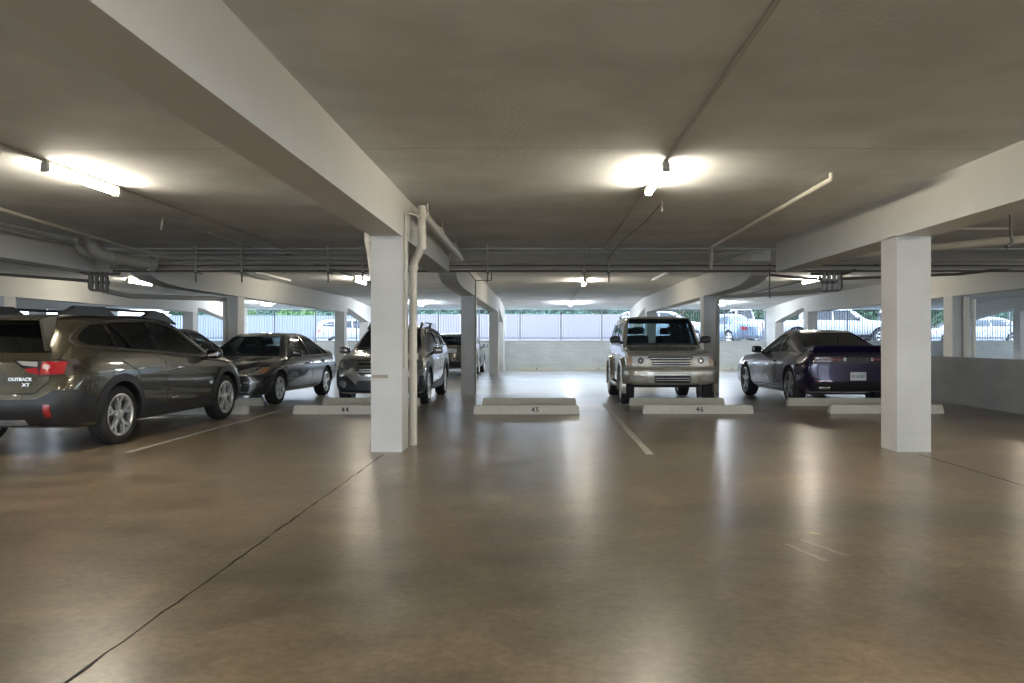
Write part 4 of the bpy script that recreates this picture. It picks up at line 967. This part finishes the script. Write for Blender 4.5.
def offroader():
    K = [(-2.30, .50, .98, 1.30, .78, .82, .80, .74), (-2.26, .44, 1.06, 1.60, .80, .84, .82, .70), (-2.12, .42, 1.10, 1.745, .82, .86, .83, .69), (-1.5, .42, 1.10, 1.775, .83, .87, .83, .69), (-.4, .42, 1.09, 1.785, .83, .87, .83, .69), (.20, .42, 1.08, 1.765, .83, .87, .83, .69), (.40, .42, 1.075, 1.70, .83, .87, .83, .70),
         (.92, .42, 1.07, 1.16, .83, .87, .82, .74), (1.05, .42, 1.065, 1.125, .83, .87, .82, .72), (1.9, .42, 1.03, 1.06, .82, .865, .80, .66), (2.02, .42, .98, 1.01, .80, .86, .79, .66), (2.06, .44, .90, .93, .79, .85, .79, .68)]
    sg = [[(-2.10, 1.18), (-1.42, 1.17), (-1.42, 1.62), (-2.06, 1.60)], [(-1.34, 1.17), (-.52, 1.15), (-.50, 1.63), (-1.34, 1.62)], [(-.42, 1.15), (.60, 1.13), (.20, 1.62), (-.42, 1.63)]]
    def hl(s): return ('headlight', 'F', [(s * .47, .80), (s * .74, .80), (s * .74, .955), (s * .44, .955)], .012, .03, M('headlight_glass_pale', (.68, .69, .68), .25, .1, coat=1), [('lamp_bowl', arc(s * .58, .875, .058, 0, 359, 18), .02, .02, M('headlight_smoke', (.16, .16, .16), .12, .4, coat=1)), ('lamp_bulb', arc(s * .58, .875, .022, 0, 359, 12), .03, .02, LAMPIN)])
    def ind(s): return ('indicator', 'F', [(s * .75, .80), (s * .84, .80), (s * .84, .955), (s * .75, .955)], .012, .03, M('amber_clear_lens', (.62, .40, .30), .15, coat=1))
    gb = M('grille_black', (.015, .015, .015), .4)
    def extra(e, bvh, sp):
        bm = bmesh.new()   # wrap-round bumper with tan cladding
        pts = []
        for y in [-.93 + k * .062 for k in range(31)]:
            a = abs(y) / .93; pts.append((2.17 - .28 * a ** 5, y))
        for zz in (0,): pass
        P = [(.44, 0), (.47, .05), (.60, .07), (.72, .065), (.765, .03), (.77, -.05)]
        rows_ = [[bm.verts.new((x + dx, y, z)) for z, dx in P] for x, y in pts]
        back = [[bm.verts.new((x - .16, y * .97, z)) for z, dx in P] for x, y in pts]
        for R, flip in ((rows_, 0), (back, 1)):
            for a, b in zip(R, R[1:]):
                for k in range(5): bm.faces.new((a[k], a[k + 1], b[k + 1], b[k]))
        for k in (0, 5):
            for i in range(30): bm.faces.new((rows_[i][k], rows_[i + 1][k], back[i + 1][k], back[i][k]))
        for i in (0, 30):
            for k in range(5): bm.faces.new((rows_[i][k], rows_[i][k + 1], back[i][k + 1], back[i][k]))
        bp = fin('front_bumper', bm, P_TAN, e, smooth=True)
        bv = BVHTree.FromPolygons([v.co.copy() for v in bp.data.vertices], [list(p.vertices) for p in bp.data.polygons])
        patch('bumper_upper', bv, 'F', rounded(-.90, .655, .90, .765, .02), .006, .02, P_BEIGE, bp, grid=.08)
        patch('bumper_intake', bv, 'F', rounded(-.34, .47, .34, .60, .02), .006, .02, gb, bp, grid=.08)
        for k in range(2): patch('intake_bar', bv, 'F', [(-.33, .51 + k * .04), (.33, .51 + k * .04), (.33, .52 + k * .04), (-.33, .52 + k * .04)], .012, .01, ALLOY, bp, grid=0)
        for s in (-1, 1):
            patch('bumper_guard', bv, 'F', rounded(*(sorted((s * .36, s * .47))[0], .47, sorted((s * .36, s * .47))[1], .67), .012), .018, .02, P_BEIGE, bp)
            a, b = sorted((s * .56, s * .80)); patch('fog_lamp', bv, 'F', rounded(a, .51, b, .60, .02), .008, .02, LENS, bp)
        patch('plate_blank', bv, 'F', rounded(-.15, .69, .15, .79, .01), .014, .02, P_BEIGE, bp)
        # flares
        for s in (-1, 1):
            for x in sp['wheels']:
                bm = bmesh.new(); R = []
                for k in range(25):
                    t = math.radians(lerp(-14, 194, k / 24)); c = Vector((math.cos(t), 0, math.sin(t))); o = Vector((x, 0, .385))
                    R.append([bm.verts.new(o + c * rr + Vector((0, s * yy, 0))) for rr, yy in ((.44, .84), (.44, .93), (.465, .945), (.53, .93), (.56, .86))])
                for a, b in zip(R, R[1:]):
                    for k in range(5): bm.faces.new((a[k], a[(k + 1) % 5], b[(k + 1) % 5], b[k]))
                bm.faces.new(R[0]); bm.faces.new(R[-1])
                fin('wheel_flare', bm, P_TAN, e, smooth=True)
            bm = bmesh.new(); sweep(bm, [(-.75, s * .80, .36), (-.72, s * .93, .36), (.72, s * .93, .36), (.75, s * .80, .36)], .035, 8, fil=.05); fin('side_step', bm, M('grey_step', (.25, .25, .25), .4, .3), e, smooth=True)
            bm = bmesh.new(); box(bm, -.8, .8, s * .86 - .02, s * .86 + .02, .43, .60, bev=.01); fin('sill_cladding', bm, P_TAN, e)
        for s in (-1, 1):
            bm = bmesh.new(); sweep(bm, [(.98, s * .1, 1.14), (.92, s * .25, 1.20), (.90, s * .25 + .45, 1.205)], .008, 6); fin('windscreen_wiper', bm, CLAD, e)
    return dict(name='off_roader', paint=P_BEIGE, keys=K, plan_f=.10, plan_r=.08, rake_f=.12, rake_r=.08, wheels=(1.36, -1.38), r=.375, arch=.44, track=.925, sillz=.44, tw=.26,
        side_glass=sg, front_glass=(1.17, 1.71, .74, .64), rear_glass=(1.2, 1.66, .68, .60), fglass=GLASSC, sglass=glass('rear_tint', (.01, .012, .012), .35), rglass=GLASSC, xmid=-.3,
        seams=[[(-.46, 1.10), (-.46, .5)], [(.80, 1.08), (.80, .5)], [(-1.38, 1.12), (-1.1, .9), (-1.0, .5)]], handles=[(-1.20, 1.0), (-.30, .98)], handlemat=CHROME,
        panels=[hl(1), hl(-1), ind(1), ind(-1),
                ('grille', 'F', rounded(-.40, .885, .40, .965, .015), .012, .03, gb, [('grille_bar', [(-.39, .918), (.39, .918), (.39, .926), (-.39, .926)], .02, .01, ALLOY), ('grille_bar', [(-.39, .942), (.39, .942), (.39, .948), (-.39, .948)], .02, .01, ALLOY)]),
                ('grille', 'F', rounded(-.37, .79, .37, .855, .015), .012, .03, gb, [('grille_bar', [(-.36, .818), (.36, .818), (.36, .826), (-.36, .826)], .02, .01, ALLOY)]),
                ('tail_light', 'B', [(.66, .85), (.80, .85), (.80, 1.15), (.66, 1.15)], .008, .02, REDL), ('tail_light', 'B', [(-.80, .85), (-.66, .85), (-.66, 1.15), (-.80, 1.15)], .008, .02, REDL)],
        ribbons=[('grille_surround', 'F', [(-.43, .975), (.43, .975), (.39, .775), (-.39, .775), (-.43, .975)], .022, .016, .02, P_BEIGE), ('grille_surround', 'F', [(-.40, .87), (.40, .87)], .028, .018, .02, P_BEIGE), ('bonnet_seam', 'F', [(-.80, 1.04), (-.44, .99), (.44, .99), (.80, 1.04)], .01, .002, .004, SEAM)],
        texts=[('F', 'ISUZU', .035, 0, .87, M('badge_grey', (.2, .2, .2), .4), 1.5)],
        mirror=(.62, 1.24, CLAD), wheelstyle=(5, 'wide'), dash=.80, seats=[(-.15, (-.38, .38)), (-1.15, (-.38, .38))],
        rails=([(-2.0, .60, 1.76), (-1.9, .60, 1.82), (-.2, .60, 1.84), (.0, .60, 1.79)], .016, P_BEIGE), extra=[extra])
def coupe():
    K = [(-2.52, .44, .86, .93, .74, .84, .80, .72), (-2.47, .36, .93, 1.0, .78, .88, .84, .76), (-2.3, .28, .95, 1.065, .82, .93, .86, .74), (-2.0, .24, .955, 1.085, .86, .955, .87, .70), (-1.82, .23, .96, 1.10, .87, .965, .875, .72),
         (-1.15, .22, .955, 1.35, .88, .96, .87, .60), (-.7, .22, .945, 1.44, .88, .95, .86, .59), (-.25, .22, .94, 1.445, .88, .945, .86, .585), (.1, .22, .935, 1.38, .88, .94, .86, .57),
         (.92, .22, .93, 1.03, .88, .94, .86, .70), (1.15, .22, .925, .99, .88, .945, .86, .68), (1.6, .21, .90, .95, .87, .95, .86, .64), (2.2, .20, .84, .89, .84, .93, .82, .62), (2.38, .22, .76, .81, .80, .90, .78, .6), (2.42, .26, .68, .72, .78, .88, .76, .58)]
    sg = [[(-1.05, 1.02), (-.66, 1.0), (-.62, 1.31), (-.78, 1.30)], [(-.60, 1.0), (.50, .985), (.55, 1.02), (-.0, 1.30), (-.30, 1.345), (-.56, 1.35)]]
    blk = M('tail_black_matt', (.015, .01, .01), .35)
    def extra(e, bvh, sp):
        bm = bmesh.new(); prism(bm, [(-2.16, 1.07), (-2.26, 1.115), (-2.50, 1.135), (-2.53, 1.11), (-2.44, 1.04), (-2.2, 1.03)], 'y', -.80, .80)
        for v in bm.verts:
            if abs(v.co.y) > .7: v.co.x += .08
        bmesh.ops.bevel(bm, geom=list(bm.edges), offset=.012, segments=2, affect='EDGES'); fin('spoiler', bm, P_PURP, e, smooth=True)
        for s in (-1, 1):
            bm = bmesh.new(); box(bm, -2.50, -2.36, s * .62 - .11, s * .62 + .11, .335, .395, bev=.025); fin('exhaust_tip', bm, CHROME, e, smooth=True)
    return dict(name='coupe', paint=P_PURP, keys=K, plan_f=.14, plan_r=.16, rake_f=.02, rake_r=-.02, wheels=(1.46, -1.48), r=.355, arch=.40, track=.955, sillz=.24, tw=.25,
        side_glass=sg, front_glass=(1.04, 1.38, .70, .50), rear_glass=(1.10, 1.37, .72, .53), sglass=GLASS, rglass=DARKG, fglass=GLASSC, xmid=-.2,
        seams=[[(.88, .94), (.90, .6), (.78, .34)], [(-.62, .98), (-.68, .6), (-.52, .34)], [(-.52, .33), (.78, .33)]], handles=[(-.48, .82)],
        side_parts=[('side_crease', [(-.95, .56), (.95, .60), (.95, .585), (-.95, .54)], .004, .01, P_PURP), ('sill_cladding', [(-1.05, .23), (1.02, .23), (1.02, .33), (-1.05, .33)], .018, .03, P_PURP)],
        panels=[('tail_panel', 'B', [(-.84, .80), (.84, .80), (.86, .92), (.78, .97), (-.78, .97), (-.86, .92)], .008, .03, blk, [
                    ('tail_light', [(.22, .83), (.78, .83), (.80, .92), (.22, .92)], .014, .02, REDD), ('tail_light', [(-.78, .83), (-.22, .83), (-.22, .92), (-.80, .92)], .014, .02, REDD),
                    ('light_bar', [(.24, .872), (.76, .872), (.76, .884), (.24, .884)], .020, .01, M('dull_pink_bar', (.22, .07, .05), .3)), ('light_bar', [(-.76, .872), (-.24, .872), (-.24, .884), (-.76, .884)], .020, .01, M('dull_pink_bar', (.22, .07, .05), .3)),
                    ('reverse_lamp', rounded(.235, .85, .285, .91, .01), .022, .01, LENS), ('reverse_lamp', rounded(-.285, .85, -.235, .91, .01), .022, .01, LENS)]),
                ('rear_diffuser', 'B', [(-.80, .30), (.80, .30), (.84, .44), (.50, .46), (.44, .48), (-.44, .48), (-.50, .46), (-.84, .44)], .014, .03, M('diffuser_black', (.02, .02, .022), .45)),
                ('rear_reflector', 'B', [(.48, .485), (.78, .475), (.78, .495), (.5, .505)], .014, .02, REDL), ('rear_reflector', 'B', [(-.78, .475), (-.48, .485), (-.5, .505), (-.78, .495)], .014, .02, REDL),
                ('headlight', 'F', arc(.62, .66, .09, 0, 359, 16), .01, .02, LENS), ('headlight', 'F', arc(-.62, .66, .09, 0, 359, 16), .01, .02, LENS)],
        ribbons=[('boot_seam', 'B', [(.78, 1.03), (.70, .79), (.40, .76), (-.40, .76), (-.70, .79), (-.78, 1.03)], .008, .002, .004, SEAM)],
        texts=[('B', 'DODGE', .038, 0, .876, M('dull_badge', (.10, .10, .10), .4, .3), 1.91)], toff=.016,
        mirror=(.52, 1.0, M('black_mirror_shell', (.02, .02, .02), .25)), wheelstyle=(5, 'wide'), rimmat=M('graphite_alloy', (.30, .30, .31), .3, .85), rimr=.76, dash=.75, seats=[(-.35, (-.38, .38))], extra=[extra, lplate('B', '911A·287', 0, .575)])
def suv(p=P_BRONZE, name='sport_utility'):
    sp = outback(); K = [(k[0], k[1] + .04, k[2] + .06, k[3] + (.06 if k[0] > 1.1 else .10), *k[4:]) for k in sp['keys']]
    K[0] = (-2.42, .50, .98, 1.25, .76, .84, .80, .70); K[1] = (-2.36, .40, 1.06, 1.48, .80, .89, .83, .67); K[2] = (-2.26, .36, 1.10, 1.57, .84, .905, .85, .65)
    up = lambda P: [(x, z + .08) for x, z in P]
    return dict(name=name, paint=p, keys=K, plan_f=.2, plan_r=.14, rake_f=.1, rake_r=.06, wheels=(1.33, -1.33), r=.35, arch=.405, track=.905, sillz=.30,
        side_glass=[up(g) for g in sp['side_glass']], front_glass=(1.18, 1.58, .70, .56), rear_glass=(1.20, 1.52, .70, .60), sglass=DARKG, rglass=GLASS, fglass=GLASS, xmid=-.3,
        seams=[up(s) for s in sp['seams'][:3]], handles=[(-1.0, .98), (-.05, .96)],
        panels=[('rear_bumper', 'B', [(-.86, .40), (.86, .40), (.86, .60), (-.86, .60)], .02, .04, CLAD), ('tail_light', 'B', [(.70, .86), (.88, .86), (.88, 1.12), (.74, 1.12)], .012, .03, REDL), ('tail_light', 'B', [(-.88, .86), (-.70, .86), (-.74, 1.12), (-.88, 1.12)], .012, .03, REDL),
                ('headlight', 'F', [(.55, .78), (.80, .80), (.85, .92), (.60, .88)], .008, .02, LENS), ('headlight', 'F', [(-.80, .80), (-.55, .78), (-.60, .88), (-.85, .92)], .008, .02, LENS), ('grille', 'F', [(-.45, .62), (.45, .62), (.5, .80), (.38, .88), (-.38, .88), (-.5, .80)], .01, .02, CLAD)],
        ribbons=[('tailgate_seam', 'B', [(.80, 1.15), (.72, .66), (-.72, .66), (-.80, 1.15)], .01, .002, .005, SEAM)], texts=[],
        mirror=(.78, 1.12, M('black_mirror_shell', (.02, .02, .02), .25)), wheelstyle=(5, 'wide'), dash=1.0, seats=[(-.15, (-.38, .38)), (-1.05, (-.38, .38))], extra=[lplate('B', '6KJ·D41', 0, .98)] if p is P_BRONZE else [])
def pickup():
    K = [(-2.90, .62, 1.10, 1.16, .80, .90, .88, .84), (-2.86, .55, 1.14, 1.20, .84, .94, .90, .86), (-1.30, .50, 1.15, 1.21, .88, .98, .92, .88), (-1.22, .50, 1.16, 1.30, .88, .98, .92, .80), (-1.10, .50, 1.16, 1.84, .88, .98, .92, .68), (-.3, .50, 1.16, 1.90, .88, .98, .92, .68), (.55, .50, 1.15, 1.86, .88, .98, .92, .68), (.75, .50, 1.15, 1.78, .88, .98, .92, .69),
         (1.45, .50, 1.14, 1.24, .88, .98, .92, .80), (1.6, .50, 1.13, 1.21, .88, .98, .92, .78), (2.7, .50, 1.08, 1.13, .86, .97, .90, .74), (2.85, .52, .98, 1.02, .84, .95, .88, .72), (2.92, .56, .86, .9, .82, .92, .86, .7)]
    sg = [[(-1.0, 1.24), (-.22, 1.23), (-.22, 1.70), (-1.0, 1.70)], [(-.12, 1.23), (1.02, 1.21), (.60, 1.68), (-.12, 1.70)]]
    return dict(name='pickup_truck', paint=P_WHITE, keys=K, plan_f=.14, plan_r=.06, rake_f=.08, rake_r=.0, wheels=(2.0, -1.75), r=.40, arch=.50, track=.97, sillz=.52, tw=.27,
        side_glass=sg, front_glass=(1.26, 1.78, .78, .62), rear_glass=(1.3, 1.76, .66, .58), sglass=DARKG, rglass=DARKG, fglass=DARKG, xmid=0,
        seams=[[(-.17, 1.18), (-.17, .6)], [(1.2, 1.15), (1.2, .6)], [(-1.05, 1.2), (-1.05, .6)]], handles=[(-.75, 1.08), (.1, 1.06)],
        panels=[('tail_light', 'B', [(-.88, .85), (-.72, .85), (-.72, 1.12), (-.88, 1.12)], .012, .03, REDL), ('tail_light', 'B', [(.72, .85), (.88, .85), (.88, 1.12), (.72, 1.12)], .012, .03, REDL), ('rear_bumper', 'B', [(-.88, .60), (.88, .60), (.88, .76), (-.88, .76)], .03, .05, CHROME),
                ('headlight', 'F', [(.6, .82), (.85, .82), (.85, .98), (.6, .98)], .01, .02, LENS), ('headlight', 'F', [(-.85, .82), (-.6, .82), (-.6, .98), (-.85, .98)], .01, .02, LENS), ('grille', 'F', [(-.55, .70), (.55, .70), (.55, .95), (-.55, .95)], .01, .02, CLAD)],
        texts=[], mirror=(1.0, 1.30, P_WHITE), wheelstyle=(6, 'wide'), dash=1.3, seats=[])
def place(fn, cx, cy, rz, label, sc=(1, 1, 1), **k): return car(fn, (cx, cy, k.pop('z', 0)), rz, label, scale=sc, **k)
H = PI / 2
# inside
place(outback(), -5.99, 11.03, H - .02, 'large olive metallic station wagon parked nose-in at the left edge, tail towards us', (1.10, 1, 1))
place(crossover(), -3.09, 16.85, -H, 'silver grey crossover facing us, partly behind the pale front column', (.95, .95, 1))
place(sedan(), -5.94, 16.78, -H - .09, 'dark grey four-door sedan facing us between the olive wagon and the silver crossover', (.90, 1, .98))
place(offroader(), 2.46, 16.65, -H, 'boxy beige off-roader with tan cladding facing us right of the empty stall', (.93, .98, 1.0))
place(coupe(), 5.77, 16.85, H + .06, 'dark purple two-door coupe with its tail to us, left of the right column', (.92, 1.0, 1.03))
place(suv(), -3.16, 30.15, H, 'dark bronze sport utility parked nose to the far wall, seen past the silver crossover', (.95, .97, .92))
place(sedan(paint('charcoal_paint', (.05, .05, .055))), -8.75, 17.6, -H - .05, 'charcoal car whose roof shows just behind the front of the olive wagon', (.95, 1, 1.06))
# outside the fence
g = 'vehicles in the outdoor lot'
place(pickup(), (830 - VX) * 39.5 / F, 39.5, 0, 'long white pickup beyond the fence to the right of the purple coupe roof', (1.12, 1, 1), z=GZ, simple=True, cat='truck')
place(sedan(P_WHITE), (972 - VX) * 38.5 / F, 38.5, PI, 'white sedan beyond the fence past the ramp wall', (1.12, 1, 1), z=GZ - .08, simple=True)
place(pickup(), (754 - VX) * 40.5 / F, 43.5, H, 'white pickup tailgate with a red tail lamp beyond the fence above the coupe bonnet', (1, .62, 1.0), z=GZ + .1, simple=True, cat='truck')
place(sedan(P_BLUE), (724 - VX) * 37.2 / F, 37.2, H + .5, 'pale blue car beyond the fence right of the off-roader mirror', (.8, .8, 1), z=GZ, simple=True)
place(suv(P_WHITE), (668 - VX) * 39 / F, 40, 0, 'white sport utility beyond the fence behind the beige off-roader roof', (.95, 1, .97), z=GZ + .1, simple=True)
place(suv(P_WHITE), (364 - VX) * 40 / F, 40, 0, 'white sport utility beyond the fence left of the silver crossover', (.95, 1, .95), z=GZ - .3, simple=True)

# ------------------------------------------------------------------ light, world, camera
w = bpy.data.worlds.new('World'); SC.world = w; w.use_nodes = True
nt = w.node_tree; bg = nt.nodes['Background']; N = nt.nodes; L = nt.links
tc = N.new('ShaderNodeTexCoord'); sx = N.new('ShaderNodeSeparateXYZ'); L.new(tc.outputs['Generated'], sx.inputs[0])
rp = N.new('ShaderNodeValToRGB'); e = rp.color_ramp.elements; e[0].position = .0; e[0].color = (.76, .87, 1, 1); e[1].position = .6; e[1].color = (.55, .72, 1, 1)
L.new(sx.outputs['Z'], rp.inputs['Fac']); L.new(rp.outputs['Color'], bg.inputs['Color']); bg.inputs['Strength'].default_value = 6.6
def portal(name, loc, rot, sx, sy):
    l = bpy.data.lights.new(name, 'AREA'); l.shape = 'RECTANGLE'; l.size = sx; l.size_y = sy; l.cycles.is_portal = True
    o = bpy.data.objects.new(name, l); COL.objects.link(o); o.location = loc; o.rotation_euler = rot
portal('daylight_portal_far', (0, YW + .3, 1.95), (-PI / 2, 0, 0), 54, 1.5)
portal('daylight_portal_near', (0, YN - .3, 1.25), (PI / 2, 0, 0), 54, 2.5)
portal('daylight_portal_left', (XL - .3, 11, 1.9), (0, -PI / 2, 0), 1.3, 44)
portal('daylight_portal_right', (XR + .3, 11, 1.9), (0, PI / 2, 0), 1.3, 44)
SC.cycles.sample_clamp_indirect = 4
cam = bpy.data.cameras.new('camera'); co = bpy.data.objects.new('camera', cam); COL.objects.link(co)
co.location = (0, 0, CH); co.rotation_euler = (PI / 2, 0, 0)
cam.sensor_width = 36; cam.lens = 36 * F / 1024; cam.shift_x = (512 - VX) / 1024; cam.shift_y = (HY - 341.5) / 1024
cam.clip_start = .05; cam.clip_end = 400
SC.camera = co
vs = SC.view_settings; vs.view_transform = 'Standard'; vs.look = 'None'; vs.gamma = 1; vs.use_curve_mapping = False; vs.exposure = .5
